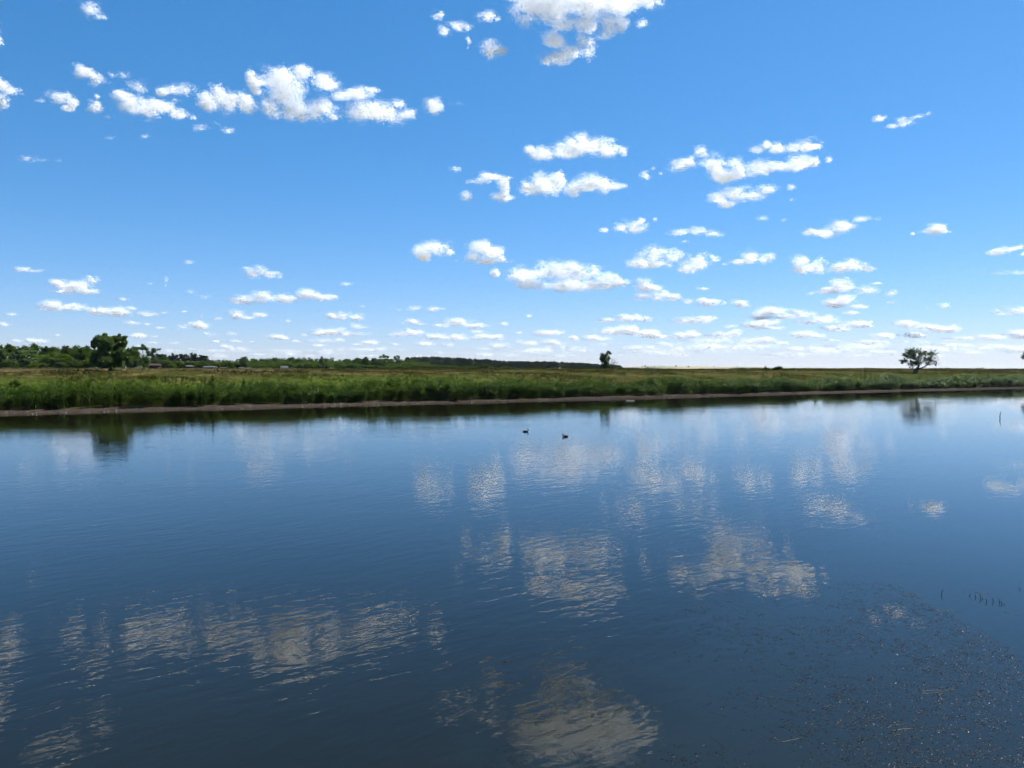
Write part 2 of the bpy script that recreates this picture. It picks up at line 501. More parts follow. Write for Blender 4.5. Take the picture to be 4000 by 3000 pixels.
def reeds():
    n = 31000
    # more reeds where the bank is near, fewer far along it
    per = 13                                            # reeds stand in tussocks with dark gaps between
    nt_ = n // per + 1
    tid = np.repeat(np.arange(nt_), per)[:n]
    tt = -25 + 290 * rng.random(nt_) ** 1.25
    ss = 3.6 + 8.4 * rng.random(nt_) ** 1.25
    t = tt[tid] + rng.normal(0, 0.20, n) * (1 + tt[tid] / 160)
    s = ss[tid] + rng.normal(0, 0.20, n)
    s = s + shore_wobble(t) + (fbm(np.stack([t / 6, t * 0, t * 0], 1), 21, 3) - 0.5) * 2.6
    x, y = st_to_xy(s, t)
    z = ground_z(x, y)
    P2 = np.stack([x / 7, y / 7, 0 * x], 1)
    cl = fbm(P2, 31, 3)
    h = 1.72 + 3.0 * (cl - 0.5) + rng.normal(0, 0.20, n)
    h *= 0.82 + 0.18 * np.clip((s - 4.0 - shore_wobble(t)) / 3.0, 0, 1)
    # a darker, taller and more upright stand, and a dip beside it
    h += 0.35 * np.exp(-((t - 52) / 5.0) ** 2) - 0.35 * np.exp(-((t - 62) / 4.0) ** 2)
    h += -0.25 * np.exp(-((t - 150) / 9.0) ** 2)
    wind = np.stack([np.full(n, 0.30), np.full(n, 0.05)], 1) + rng.normal(0, 0.10, (n, 2)) + rng.normal(0, 0.22, (nt_, 2))[tid]
    h = h + rng.normal(0, 0.20, nt_)[tid]
    sc_ = 1.0 + np.clip(t, 0, 260) / 260.0 * 0.9          # stouter leaves where fewer stand
    Vs, Ts, base = [], [], 0
    side = rng.normal(size=(n, 2)); side /= np.linalg.norm(side, axis=1)[:, None]
    B = np.stack([x, y, z], 1)
    def at(f):
        f = np.asarray(f)
        return B + np.stack([wind[:, 0] * h * f ** 2 * 0.55, wind[:, 1] * h * f ** 2 * 0.55, h * f], 1)
    # stem: two-segment ribbon
    wv = np.stack([side[:, 0], side[:, 1], 0 * x], 1) * (0.016 * sc_)[:, None]
    p0, p1, p2 = at(0), at(0.55), at(0.96)
    V = np.stack([p0 - wv, p0 + wv, p1 - wv * 0.8, p1 + wv * 0.8, p2], 1)
    Vs.append(V.reshape(-1, 3))
    o = (np.arange(n) * 5)[:, None]
    Ts.append(np.concatenate([o + [0, 1, 3], o + [0, 3, 2], o + [2, 3, 4]]))
    base = 5 * n
    # leaves
    for k in range(7):
        f = np.clip(0.05 + 0.14 * k + rng.normal(0, 0.05, n), 0.03, 0.97)
        a = rng.random(n) * 2 * math.pi
        dirx = np.cos(a) * 0.75 + wind[:, 0] * 2.0
        diry = np.sin(a) * 0.75 + wind[:, 1] * 2.0
        ln = (0.50 + 0.25 * rng.random(n)) * (1.05 - 0.35 * abs(f - 0.55)) * np.sqrt(sc_)
        wd = (0.024 + 0.040 * rng.random(n) ** 2) * sc_
        up = 0.55 + 0.35 * rng.random(n)
        q0 = B + np.stack([wind[:, 0] * h * f ** 2 * 0.55, wind[:, 1] * h * f ** 2 * 0.55, h * f], 1)
        D = np.stack([dirx, diry, 0 * x], 1)
        q1 = q0 + D * (ln * 0.50)[:, None] + np.stack([0 * x, 0 * x, ln * up * 0.62], 1)
        q2 = q0 + D * (ln * 1.05)[:, None] + np.stack([0 * x, 0 * x, ln * (up * 0.62 - 0.18 + 0.25 * rng.normal(0, 1, n))], 1)
        pw = np.stack([-diry, dirx, 0.4 * rng.normal(0, 1, n)], 1)
        pw = pw / (np.linalg.norm(pw, axis=1)[:, None] + 1e-6) * wd[:, None]
        V = np.stack([q0, q1 - pw, q1 + pw, q2], 1)
        Vs.append(V.reshape(-1, 3))
        o = (np.arange(n) * 4 + base)[:, None]
        Ts.append(np.concatenate([o + [0, 1, 2], o + [1, 3, 2]]))
        base += 4 * n
    return tri_mesh('reed_bed', np.concatenate(Vs), np.concatenate(Ts))
tag(link_mesh('reed_bed', reeds(), m_reed), 'dense green reeds along the far shore behind the mud', kind='stuff')

# ------------------------------------------------------------------ meadow grass
m_grass, N, L, out = new_mat('meadow_grass_mat')
c, vec, s_n, t_n, fin = meadow_colour(N, L)
dif = N.new('ShaderNodeBsdfDiffuse'); L.new(c, dif.inputs[0])
tr = N.new('ShaderNodeBsdfTranslucent'); L.new(c, tr.inputs[0])
m1 = N.new('ShaderNodeMixShader'); m1.inputs[0].default_value = 0.55
L.new(dif.outputs[0], m1.inputs[1]); L.new(tr.outputs[0], m1.inputs[2]); L.new(m1.outputs[0], out.inputs[0])
def meadow():
    n = 65000
    t = -60 + 460 * rng.random(n) ** 1.3
    s = 12.0 + 125 * rng.random(n) ** 1.5
    x, y = st_to_xy(s, t)
    z = ground_z(x, y)
    cl = fbm(np.stack([x / 9, y / 9, 0 * x], 1), 77, 3)
    h = np.clip(0.24 + 1.0 * (cl - 0.45), 0.10, 0.7) * (0.7 + 0.6 * rng.random(n))
    Vs, Ts, base = [], [], 0
    B = np.stack([x, y, z - 0.03], 1)
    for k in range(4):
        a = rng.random(n) * 2 * math.pi
        off = rng.normal(0, 0.14, (n, 3)); off[:, 2] = 0
        lean = rng.normal(0, 0.22, (n, 2))
        wd = 0.028 + 0.03 * rng.random(n) + 0.0002 * s
        sv = np.stack([np.cos(a), np.sin(a), 0 * a], 1) * wd[:, None]
        q = B + off
        tip = q + np.stack([(lean[:, 0] + 0.15) * h, lean[:, 1] * h, h * (0.75 + 0.5 * rng.random(n))], 1)
        V = np.stack([q - sv, q + sv, tip], 1)
        Vs.append(V.reshape(-1, 3)); Ts.append(np.arange(3 * n).reshape(-1, 3) + base); base += 3 * n
    return tri_mesh('meadow_grass', np.concatenate(Vs), np.concatenate(Ts))
tag(link_mesh('meadow_grass', meadow(), m_grass), 'olive and straw-coloured rough grass covering the meadow', kind='stuff')

# ------------------------------------------------------------------ trees
m_bark = plain_mat('bark_mat', [(0.3, (0.035, 0.027, 0.02)), (0.7, (0.085, 0.068, 0.052))], 6.0)
m_leaf_dark = leaf_mat('leaf_dark_mat', [(0.3, (0.032, 0.062, 0.014)), (0.7, (0.100, 0.155, 0.033))], 0.9, 0.48, gloss=0.025)
m_leaf_mid = leaf_mat('leaf_mid_mat', [(0.3, (0.030, 0.058, 0.010)), (0.7, (0.072, 0.112, 0.023))], 0.6, 0.46)
m_leaf_light = leaf_mat('leaf_light_mat', [(0.3, (0.042, 0.072, 0.012)), (0.7, (0.090, 0.130, 0.026))], 0.6, 0.42)
m_leaf_grey = leaf_mat('leaf_grey_mat', [(0.3, (0.040, 0.070, 0.022)), (0.7, (0.11, 0.155, 0.056))], 0.8, 0.3)
m_leaf_silver = leaf_mat('leaf_silver_mat', [(0.3, (0.15, 0.19, 0.13)), (0.7, (0.32, 0.37, 0.27))], 1.2, 0.25)
m_pine = leaf_mat('pine_needle_mat', [(0.3, (0.014, 0.022, 0.014)), (0.7, (0.032, 0.045, 0.025))], 0.7, 0.25)

def crown_mesh(name, blobs, n, leaf, seed, hollow=0.55, rag=1.25, flat=1.0, nf=1.1):
    """leaf-sized faces spread through the crown: blobs are (x, y, z, rx, ry, rz)"""
    wts = np.array([b[3] * b[5] for b in blobs]); wts = wts / wts.sum()
    Ps = []
    for b, wt in zip(blobs, wts):
        k = int(n * wt * 2.6) + 8
        q = rand_unit(k) * (rng.random(k) ** (1 / 2.4))[:, None]
        P = q * np.array(b[3:6]) + np.array(b[:3])
        f = fbm(P * (nf / leaf * 0.34), seed, 3)
        r = np.linalg.norm(q, axis=1)
        keep = (1 - r ** 3) * 0.55 + rag * (f - 0.5) * 2.0 > 0.10 + 0.25 * rng.random(k) - (r < hollow) * 0.40
        P = P[keep]
        Ps.append(P[:max(4, int(n * wt))])
    P = np.concatenate(Ps)
    Vv, Tv = flakes(P, leaf * (0.6 + 0.8 * rng.random(len(P))), 1.3)
    return tri_mesh(name, Vv, Tv)

def limb_path(a_, b_, bend=0.15, k=4):
    a_, b_ = np.array(a_, float), np.array(b_, float)
    L_ = np.linalg.norm(b_ - a_)
    o = rng.normal(0, bend * L_, 3)
    return [tuple(a_ + (b_ - a_) * f + o * math.sin(math.pi * f) + np.array([0, 0, 0.10 * L_ * math.sin(math.pi * f)])) for f in np.linspace(0, 1, k)]

def trunk_mesh(name, blobs, r0, fork, lean=(0, 0)):
    m = MB()
    top = (lean[0], lean[1], fork)
    m.tube(limb_path((0, 0, -0.4), top, 0.03), [r0 * 1.25, r0, r0 * 0.85, r0 * 0.75], 8)
    for b in blobs:
        e = (b[0] * 0.9, b[1] * 0.9, b[2] + 0.2 * b[5])
        pth = limb_path(top, e, 0.10, 5)
        m.tube(pth, [r0 * 0.62, r0 * 0.45, r0 * 0.30, r0 * 0.18, r0 * 0.06], 6)
        for _ in range(3):
            q = np.array(pth[random.choice((2, 3))])
            e2 = np.array(b[:3]) + rng.normal(0, 0.45, 3) * np.array(b[3:6])
            m.tube(limb_path(q, e2, 0.12, 4), [r0 * 0.16, r0 * 0.11, r0 * 0.07, r0 * 0.03], 5)
    return m.mesh(name, True)

def place_tree(name, label, loc, meshes, rz=0.0, scale=1.0, cat='tree', group=None):
    r = empty(name, loc, rz, scale)
    tag(r, label, cat, group)
    for nm, me in meshes:
        link_mesh(nm, me, None, r)
    return r

def make_variant(kind, seed):
    """unit tree about 10 m tall"""
    random.seed(seed)
    g = np.random.default_rng(seed)
    blobs = []
    if kind == 'broad':
        for i in range(9):
            a_ = g.random() * 6.283; r = 1.0 + 1.7 * g.random()
            zc = 3.2 + 5.0 * g.random()
            r *= 1.0 - 0.5 * max(0, (zc - 5.5) / 3)
            blobs.append((r * math.cos(a_), r * math.sin(a_), zc, 1.5 + 0.9 * g.random(), 1.5 + 0.8 * g.random(), 1.2 + 0.7 * g.random()))
        blobs.append((0, 0, 5.2, 2.6, 2.4, 3.0)); blobs.append((0.3, 0, 8.3, 1.5, 1.4, 1.3)); blobs.append((0, 0, 2.0, 2.3, 2.2, 1.5))
        n, leaf, mat, fork, r0 = 3000, 0.42, (m_leaf_mid, m_leaf_dark)[seed % 2], 2.2, 0.22
    elif kind == 'airy':
        for i in range(8):
            a_ = g.random() * 6.283; r = 1.0 + 2.2 * g.random()
            blobs.append((r * math.cos(a_), r * math.sin(a_), 6.2 + 2.8 * g.random(), 1.2 + 0.6 * g.random(), 1.2, 0.55 + 0.3 * g.random()))
        blobs.append((0, 0, 9.0, 1.6, 1.4, 0.7))
        n, leaf, mat, fork, r0 = 1300, 0.36, m_leaf_dark, 4.4, 0.19
    elif kind == 'shrub':
        for i in range(9):
            a_ = g.random() * 6.283; r = 1.3 + 2.6 * g.random()
            blobs.append((r * math.cos(a_), r * math.sin(a_), 2.0 + 5.0 * g.random() * (1 - r / 6.5), 1.9, 1.9, 2.2))
        blobs.append((0, 0, 5.2, 2.6, 2.4, 3.6))
        n, leaf, mat, fork, r0 = 2600, 0.5, (m_leaf_light, m_leaf_mid)[seed % 2], 1.0, 0.22
    elif kind == 'pine':
        for i in range(6):
            a_ = g.random() * 6.283; r = 0.3 + 0.9 * g.random()
            blobs.append((r * math.cos(a_), r * math.sin(a_), 5.4 + 3.6 * g.random(), 1.1 + 0.5 * g.random(), 1.1, 0.8 + 0.35 * g.random()))
        blobs.append((0, 0, 9.2, 0.8, 0.8, 0.8))
        n, leaf, mat, fork, r0 = 1100, 0.34, m_pine, 6.0, 0.17
    crown = crown_mesh('crown', blobs, n, leaf, seed)
    crown.materials.append(mat)
    tm = trunk_mesh('trunk', blobs, r0, fork)
    tm.materials.append(m_bark)
    return [('trunk', tm), ('crown', crown)]

VAR = {k: [make_variant(k, 100 + 7 * i + j * 31) for i in range(c)] for j, (k, c) in enumerate((('broad', 5), ('airy', 2), ('shrub', 4), ('pine', 4)))}
_vi = {k: 0 for k in VAR}
def auto_tree(kind, x, ytop, Yd, wpx=None, label='', name=None, ybase=None, group=None, cat='tree', sink=0.0):
    """tree whose foot stands on the ground at depth Yd under column x and whose top reaches row ytop"""
    X_ = (x - 2000) / F * Yd
    zb = gz(X_, Yd) - sink
    ztop = H_CAM + (HZ - ytop) / F * Yd
    hgt_ = max(0.5, ztop - zb)
    k = hgt_ / {'broad': 9.5, 'airy': 9.6, 'shrub': 8.4, 'pine': 9.9}[kind]
    base_w = {'broad': 6.8, 'airy': 6.4, 'shrub': 8.4, 'pine': 3.6}[kind]
    kx = k if wpx is None else (wpx / F * Yd) / base_w
    v = VAR[kind][_vi[kind] % len(VAR[kind])]; _vi[kind] += 1
    return place_tree(name or {'broad': 'broadleaf_tree', 'airy': 'airy_tree', 'shrub': 'shrub', 'pine': 'pine_tree'}[kind],
                      label, (X_, Yd, zb), v, random.random() * 6.28, (kx, kx, k), cat, group)

# --- the big round tree on the meadow
def big_tree():
    Yd = 138.0
    X_ = (432 - 2000) / F * Yd
    zb = gz(X_, Yd)
    u = Yd / F
    def bl(x, y, rx, ry, dy=0.0): return ((x - 432) * u, dy, H_CAM + (HZ - y) * u - zb, rx * u * .92, rx * u * 0.88, ry * u * .92)
    blobs = [bl(432, 1385, 58, 50), bl(405, 1330, 30, 24, -1), bl(452, 1328, 34, 24, 0.8), bl(475, 1345, 26, 26), bl(390, 1360, 26, 30, 1), bl(370, 1352, 15, 18),
             bl(430, 1345, 42, 34, -1), bl(480, 1385, 34, 34, -0.6), bl(398, 1405, 34, 30, -1), bl(440, 1412, 46, 26, -1.5), bl(362, 1338, 7, 9), bl(490, 1318, 9, 6), bl(468, 1308, 8, 7), bl(412, 1308, 12, 7), bl(505, 1368, 18, 14, 0.5), bl(405, 1426, 34, 14, -1.2), bl(462, 1425, 38, 15, -1.0), bl(432, 1430, 30, 10, -2), bl(372, 1384, 16, 22), bl(496, 1400, 22, 22)]
    cm = crown_mesh('crown', blobs, 17000, 0.30, 6, rag=1.3, nf=0.62); cm.materials.append(m_leaf_dark)
    tm = trunk_mesh('trunk', blobs, 0.34, 1.0); tm.materials.append(m_bark)
    place_tree('round_tree', 'big dark round tree standing alone in front of the wood on the meadow', (X_, Yd, zb), [('trunk', tm), ('crown', cm)])
big_tree()

# --- slim tree with ragged crown and the bare one beside it
def slim_tree():
    Yd = 200.0; u = Yd / F
    X_ = (2364 - 2000) * u; zb = gz(X_, Yd)
    def bl(x, y, rx, ry, dy=0.0): return ((x - 2364) * u, dy, H_CAM + (HZ - y) * u - zb, rx * u, rx * u, ry * u)
    blobs = [bl(2366, 1390, 19, 17), bl(2358, 1398, 15, 15, .3), bl(2372, 1378, 13, 9), bl(2364, 1412, 18, 16), bl(2354, 1405, 12, 10), bl(2372, 1424, 16, 14), bl(2360, 1430, 16, 12, -.3), bl(2346, 1402, 6, 5), bl(2382, 1380, 7, 6), bl(2377, 1400, 9, 7), bl(2350, 1386, 8, 7)]
    cm = crown_mesh('crown', blobs, 2300, 0.22, 9, rag=1.6, nf=0.8); cm.materials.append(m_leaf_light)
    tm = trunk_mesh('trunk', blobs, 0.13, 1.6); tm.materials.append(m_bark)
    place_tree('slim_tree', 'slim ragged tree standing alone at the end of the pine wood', (X_, Yd, zb), [('trunk', tm), ('crown', cm)])
    # bare shrub tree
    X2 = (2387 - 2000) * u; z2 = gz(X2, Yd + 2)
    m = MB()
    m.tube([(0, 0, -0.3), (0.05, 0, 0.8), (0.12, 0, 1.6)], [0.10, 0.08, 0.06], 6)
    tips = [(2394, 1402), (2400, 1399), (2408, 1399), (2412, 1410), (2417, 1418), (2414, 1426), (2405, 1412), (2396, 1411), (2402, 1425)]
    for (x, y) in tips:
        e = ((x - 2387) * u, rng.normal(0, .5), H_CAM + (HZ - y) * u - z2)
        pth = limb_path((0.1, 0, 1.2), e, 0.07, 5)
        m.tube(pth, [0.05, 0.04, 0.03, 0.022, 0.012], 5)
        for _ in range(4):
            q = np.array(pth[random.choice((2, 3))])
            e2 = np.array(e) + rng.normal(0, 0.35, 3)
            m.tube(limb_path(q, e2, 0.06, 3), [0.02, 0.015, 0.008], 4)
    r = empty('bare_tree', (X2, Yd + 2, z2)); tag(r, 'bare leafless small tree leaning beside the slim ragged tree', 'tree')
    m.build('trunk', m_bark, r, smooth=True)
slim_tree()

# --- the leaning, wide-crowned tree
def leaning_tree():
    Yd = 222.0; u = Yd / F; x0, yb = 3573, 1459
    X_ = (x0 - 2000) * u; zb = gz(X_, Yd)
    k = 1.0
    def P(cx, cy, dy=0.0):        # coordinates of the enlarged crop -> local metres
        x = 3400 + cx / 5.53; y = 1320 + cy / 5.53
        return ((x - x0) * u, dy, (yb - y) * u)
    m = MB()
    def br(pts, r0, r1):
        Q = [P(*p) for p in pts]
        # smooth subdivision
        out_ = []
        for i in range(len(Q) - 1):
            for f in (0, 0.33, 0.66): out_.append(tuple(np.array(Q[i]) * (1 - f) + np.array(Q[i + 1]) * f + rng.normal(0, .02, 3)))
        out_.append(Q[-1])
        m.tube(out_, list(np.linspace(r0, r1, len(out_))), 6)
    limbs = [
        [(965, 790), (1000, 715), (1030, 660), (1045, 620)], [(925, 785), (945, 700), (990, 640), (1040, 610)],
        [(1030, 670), (1110, 648), (1180, 610), (1225, 570)], [(1100, 640), (1190, 637), (1212, 640)],
        [(1225, 570), (1240, 510), (1255, 450), (1300, 400), (1310, 330)], [(1225, 575), (1290, 535), (1390, 560), (1400, 580)], [(1240, 520), (1330, 490), (1400, 450)],
        [(1045, 620), (1060, 560), (1085, 490), (1105, 400), (1090, 330)], [(1045, 610), (980, 540), (940, 470), (900, 390), (840, 320)],
        [(1050, 600), (960, 560), (880, 530), (790, 520), (700, 520)], [(980, 545), (930, 590), (870, 600), (780, 600)],
        [(1085, 490), (1150, 420), (1190, 350), (1260, 335)], [(940, 470), (880, 450), (800, 400), (760, 370)], [(1060, 560), (1010, 450), (960, 350), (940, 300)],
        [(1090, 500), (1150, 510), (1210, 470)], [(1105, 400), (1040, 330), (1000, 285)], [(900, 400), (870, 350), (830, 310)], [(1255, 450), (1350, 400), (1340, 380)],
    ]
    rad = [(0.36, .24), (0.26, .18), (.20, .13), (.10, .07), (.09, .03), (.06, .02), (.06, .02), (.12, .03), (.11, .03), (.10, .025), (.06, .02), (.06, .02), (.06, .02), (.07, .02), (.05, .02), (.04, .015), (.04, .015), (.04, .015)]
    tips = []
    for lb, (a_, b_) in zip(limbs, rad):
        dys = np.cumsum(rng.normal(0, 0.25, len(lb))) if lb is not limbs[0] else np.zeros(len(lb))
        pts = [(p[0], p[1], float(dd)) for p, dd in zip(lb, dys - dys[0])]
        br(pts, a_, b_)
        for p in pts[1:]:
            if p[1] < 600: tips.append(P(p[0], p[1], p[2]))
    # twigs
    tp = np.array(tips)
    twig_end = []
    for q in tp:
        for _ in range(7):
            e = q + rng.normal(0, 1, 3) * np.array([0.55, 0.6, 0.42]) + np.array([0, 0, 0.15])
            m.tube(limb_path(q, e, 0.1, 3), [0.022, 0.014, 0.006], 4)
            twig_end.append(e)
    te = np.array(twig_end)
    n = 5600
    # leaves thicker on the windward side of the crown, thin at the other end
    pr = np.clip(1.15 - (te[:, 0] - te[:, 0].min()) / (np.ptp(te[:, 0])) * 0.95, 0.12, 1)
    idx = rng.choice(len(te), n, p=pr / pr.sum())
    Lp = te[idx] + rng.normal(0, 0.20, (n, 3))
    Vv, Tv = flakes(Lp, 0.20 * (0.6 + 0.8 * rng.random(n)), 1.5)
    cm = tri_mesh('crown', Vv, Tv); cm.materials.append(m_leaf_grey)
    tm = m.mesh('trunk', True); tm.materials.append(m_bark)
    place_tree('leaning_tree', 'thin-leaved grey-green tree on two slanting trunks standing alone on the meadow', (X_, Yd, zb), [('trunk', tm), ('crown', cm)])
leaning_tree()

# --- tree cut by the frame's edge
def edge_tree():
    Yd = 272.0; u = Yd / F
    X_ = (4030 - 2000) * u; zb = gz(X_, Yd)
    def bl(x, y, rx, ry): return ((x - 4030) * u, 0, H_CAM + (HZ - y) * u - zb, rx * u, rx * u, ry * u)
    blobs = [bl(4028, 1385, 34, 20), bl(4000, 1396, 15, 12), bl(4050, 1395, 30, 22), bl(4030, 1365, 24, 14), bl(4005, 1378, 10, 9)]
    cm = crown_mesh('crown', blobs, 2600, 0.24, 19, rag=1.1); cm.materials.append(m_leaf_grey)
    tm = trunk_mesh('trunk', blobs, 0.2, 2.2); tm.materials.append(m_bark)
    place_tree('meadow_tree', 'grey-green tree cut off by the edge of the picture past the hut', (X_, Yd, zb), [('trunk', tm), ('crown', cm)])
edge_tree()

# --- the wood behind the big tree
G_WOOD = 'trees of the wood behind the big round tree'
for x, yt, wp in [(-60, 1340, 90), (-5, 1343, 80), (48, 1343, 80), (92, 1349, 75), (138, 1346, 70), (182, 1352, 70), (222, 1356, 70), (262, 1349, 74), (300, 1347, 70), (338, 1354, 70), (368, 1362, 66), (-130, 1338, 100), (20, 1352, 80), (118, 1354, 75), (205, 1358, 70), (318, 1356, 70)]:
    auto_tree('broad', x, yt, 250 + 60 * rng.random(), wp, 'leafy green tree in the dense wood behind the big round tree', 'wood_tree', group=G_WOOD)
for x, yt, wp, Yd, lb, kd in [
    (125, 1366, 120, 228, 'dark spreading tree at the front edge of the wood beside the big round tree', 'broad'),
    (225, 1374, 150, 224, 'wide light green thicket tree at the front of the wood', 'shrub'),
    (30, 1402, 90, 215, 'low light green bush at the front of the wood by the picture edge', 'shrub'),
    (132, 1419, 56, 205, 'small pale green bush in front of the dark spreading tree', 'shrub'),
    (275, 1392, 70, 214, 'bushy light green tree just beside the big round tree', 'shrub'),
    (345, 1400, 70, 226, 'dark green bush half hidden behind the big round tree', 'shrub')]:
    auto_tree(kd, x, yt, Yd, wp, lb, 'spreading_tree' if kd == 'broad' else 'bush', cat='tree' if kd == 'broad' else 'bush')
# airy trees and shrubs beside the big tree
auto_tree('airy', 560, 1345, 240, 48, 'tall airy flat-topped tree rising behind the big round tree')
auto_tree('airy', 600, 1359, 245, 46, 'lower airy tree next to the tall flat-topped one')
auto_tree('broad', 528, 1352, 236, 50, 'leafy tree between the big round tree and the airy trees', 'leafy_tree')
for x, yt, wp, Yd in [(520, 1388, 60, 230), (565, 1385, 60, 233), (612, 1394, 55, 238), (655, 1404, 55, 236), (700, 1410, 55, 240), (745, 1408, 60, 262), (790, 1407, 55, 270), (835, 1408, 60, 280), (880, 1406, 60, 290), (925, 1408, 60, 296), (640, 1390, 60, 262)]:
    auto_tree('shrub', x, yt, Yd, wp, 'dense green bush in the thicket behind the sheds', 'thicket_bush', group='bushes behind the sheds', cat='bush')
auto_tree('broad', 956, 1392, 285, 58, 'round-topped tree rising over the hedge of bushes beside the sheds', 'round_topped_tree')
# pines on bare trunks, and the dark row beside them
ORD = 'first second third fourth fifth sixth seventh eighth ninth'.split()
for kk, (x, yt, wp) in enumerate([(676, 1380, 26), (692, 1384, 22), (708, 1381, 24), (726, 1382, 20), (748, 1378, 28), (764, 1380, 26), (782, 1385, 24), (798, 1388, 24), (810, 1390, 22)]):
    auto_tree('pine', x, yt, 320 + 20 * rng.random(), wp * 1.25, ORD[kk] + ' pine of the clump above the sheds, counting from the airy trees', group='pines in the clump above the sheds')
for kk, (x, yt) in enumerate([(598, 1383), (615, 1380), (632, 1382), (648, 1384), (662, 1388)]):
    auto_tree('pine', x, yt, 330 + 20 * rng.random(), 30, ORD[kk] + ' dark pine from the airy trees in the close row before the clump', group='pines in the close row')
# broadleaf belt across the middle
for x in np.arange(985, 1640, 21):
    yt = float(np.interp(x, [985, 1050, 1150, 1250, 1350, 1450, 1560, 1640], [1404, 1400, 1396, 1398, 1402, 1399, 1404, 1412])) + rng.normal(0, 2.5)
    auto_tree('broad' if rng.random() < 0.6 else 'shrub', x + rng.normal(0, 6), yt, 395 + 60 * rng.random(), 44 + 16 * rng.random(),
              'green tree in the low belt between the sheds and the pine wood', 'belt_tree', group='trees in the low belt')
for x in np.arange(1000, 2020, 30):
    yt = float(np.interp(x, [1000, 1300, 1600, 2020], [1420, 1418, 1425, 1434])) + rng.normal(0, 3)
    auto_tree('shrub', x + rng.normal(0, 9), yt, 340 + 45 * rng.random(), 44 + 18 * rng.random(), 'low green bush along the meadow edge below the belt of trees',
              'edge_bush', group='bushes along the meadow edge', cat='bush')
auto_tree('broad', 1256, 1391, 380, 24, 'narrow tall tree standing out of the low belt', 'narrow_tree')
auto_tree('broad', 1428, 1395, 390, 34, 'dark domed tree in the low belt before the thin tall trees', 'domed_tree')
auto_tree('airy', 1500, 1384, 385, 34, 'thin-topped tall tree at the start of the pine wood', 'thin_tree')
auto_tree('airy', 1552, 1388, 385, 32, 'feathery half-bare tree next to the thin-topped tall tree', 'thin_tree')
# pine wood, a far mass
def pine_wood():
    Ps, m = [], MB()
    g = np.random.default_rng(5)
    for i in range(420):
        x = 1585 + 835 * g.random()
        yt = float(np.interp(x, [1590, 1690, 1800, 1900, 2000, 2150, 2300, 2420], [1396, 1392, 1398, 1403, 1411, 1411, 1419, 1428])) + abs(g.normal(0, 3.0))
        Yd = 520 + 150 * g.random()
        X_ = (x - 2000) / F * Yd; zb = gz(X_, Yd); zt = H_CAM + (HZ - yt) / F * Yd
        h = zt - zb
        r = 1.5 + 0.9 * g.random()
        k = 110
        f = g.random(k)
        rr = r * (0.35 + 0.9 * np.sin(np.clip(f * 1.05, 0, 1) * math.pi) ** 0.8) * np.sqrt(g.random(k))
        a_ = g.random(k) * 6.283
        Ps.append(np.stack([X_ + rr * np.cos(a_), Yd + rr * np.sin(a_), zb + h * (0.15 + 0.85 * f)], 1))
        m.tube([(X_, Yd, zb - 0.3), (X_, Yd, zb + h * 0.5), (X_ + 0.1, Yd, zb + h * 0.95)], [0.22, 0.16, 0.04], 5)
    P = np.concatenate(Ps)
    Vv, Tv = flakes(P, 0.75 * (0.6 + 0.8 * g.random(len(P))), 1.2)
    o = link_mesh('pine_wood', tri_mesh('pine_wood', Vv, Tv), m_pine)
    tag(o, 'long dark pine wood on the skyline behind the meadow', kind='stuff')
    t_ = m.build('trunk', m_bark, o)
    t_['kind'] = 'stuff'
pine_wood()
def undergrowth():
    n = 26000
    x = -180 + 1860 * rng.random(n)
    Yd = np.where(x < 700, 318, 330) + 26 * rng.random(n) + np.clip(x - 700, 0, 900) * 0.10
    X_ = (x - 2000) / F * Yd
    zb = ground_z(X_, Yd)
    hh = 2.6 + 2.4 * fbm(np.stack([X_ / 7, Yd / 7, 0 * x], 1), 55, 3)
    P = np.stack([X_, Yd, zb + hh * rng.random(n) ** 0.8], 1)
    Vv, Tv = flakes(P, 0.55 * (0.6 + 0.8 * rng.random(n)), 1.2)
    tag(link_mesh('undergrowth', tri_mesh('undergrowth', Vv, Tv), m_leaf_mid), 'dense green undergrowth filling in behind and between the trees', kind='stuff')
undergrowth()
# bushes out on the meadow
for x, yt, yb, wp, lb, kd in [
    (2990, 1431, 1446, 20, 'small dark bush on the meadow skyline beside the wide dark bush', 'shrub'),
    (3040, 1430, 1447, 52, 'wide dark bush on the meadow skyline between the two lone trees', 'shrub'),
    (3095, 1441, 1451, 34, 'low dark bush just in front of the wide dark bush', 'shrub'),
    (2425, 1434, 1447, 50, 'low light green mound of scrub beside the bare small tree', 'shrub')]:
    auto_tree(kd, x, yt, 238, wp, lb, 'bush', cat='bush')
for x, yt, Yd, wp, lb in [(830, 1468, 105, 24, 'spiky yellow-green bush standing behind the reeds, opposite the pine clump'),
                          (952, 1476, 106, 20, 'small dark green bush poking above the reeds next to the spiky one'),
                          (60, 1483, 101, 40, 'ragged dark shrub behind the reeds near the picture edge'),
                          (500, 1485, 104, 42, 'low leaning tuft of shrub behind the reeds below the big round tree')]:
    auto_tree('shrub', x, yt, Yd, wp, lb, 'bush', cat='bush')
sb = auto_tree('shrub', 547, 1429, 158, 36, 'pale silvery bush on the dry strip beside the big round tree', 'silver_bush', cat='bush')
for ch in list(sb.children):
    if ch.name.startswith('crown'):
        ch.data = ch.data.copy(); ch.data.materials.clear(); ch.data.materials.append(m_leaf_silver)
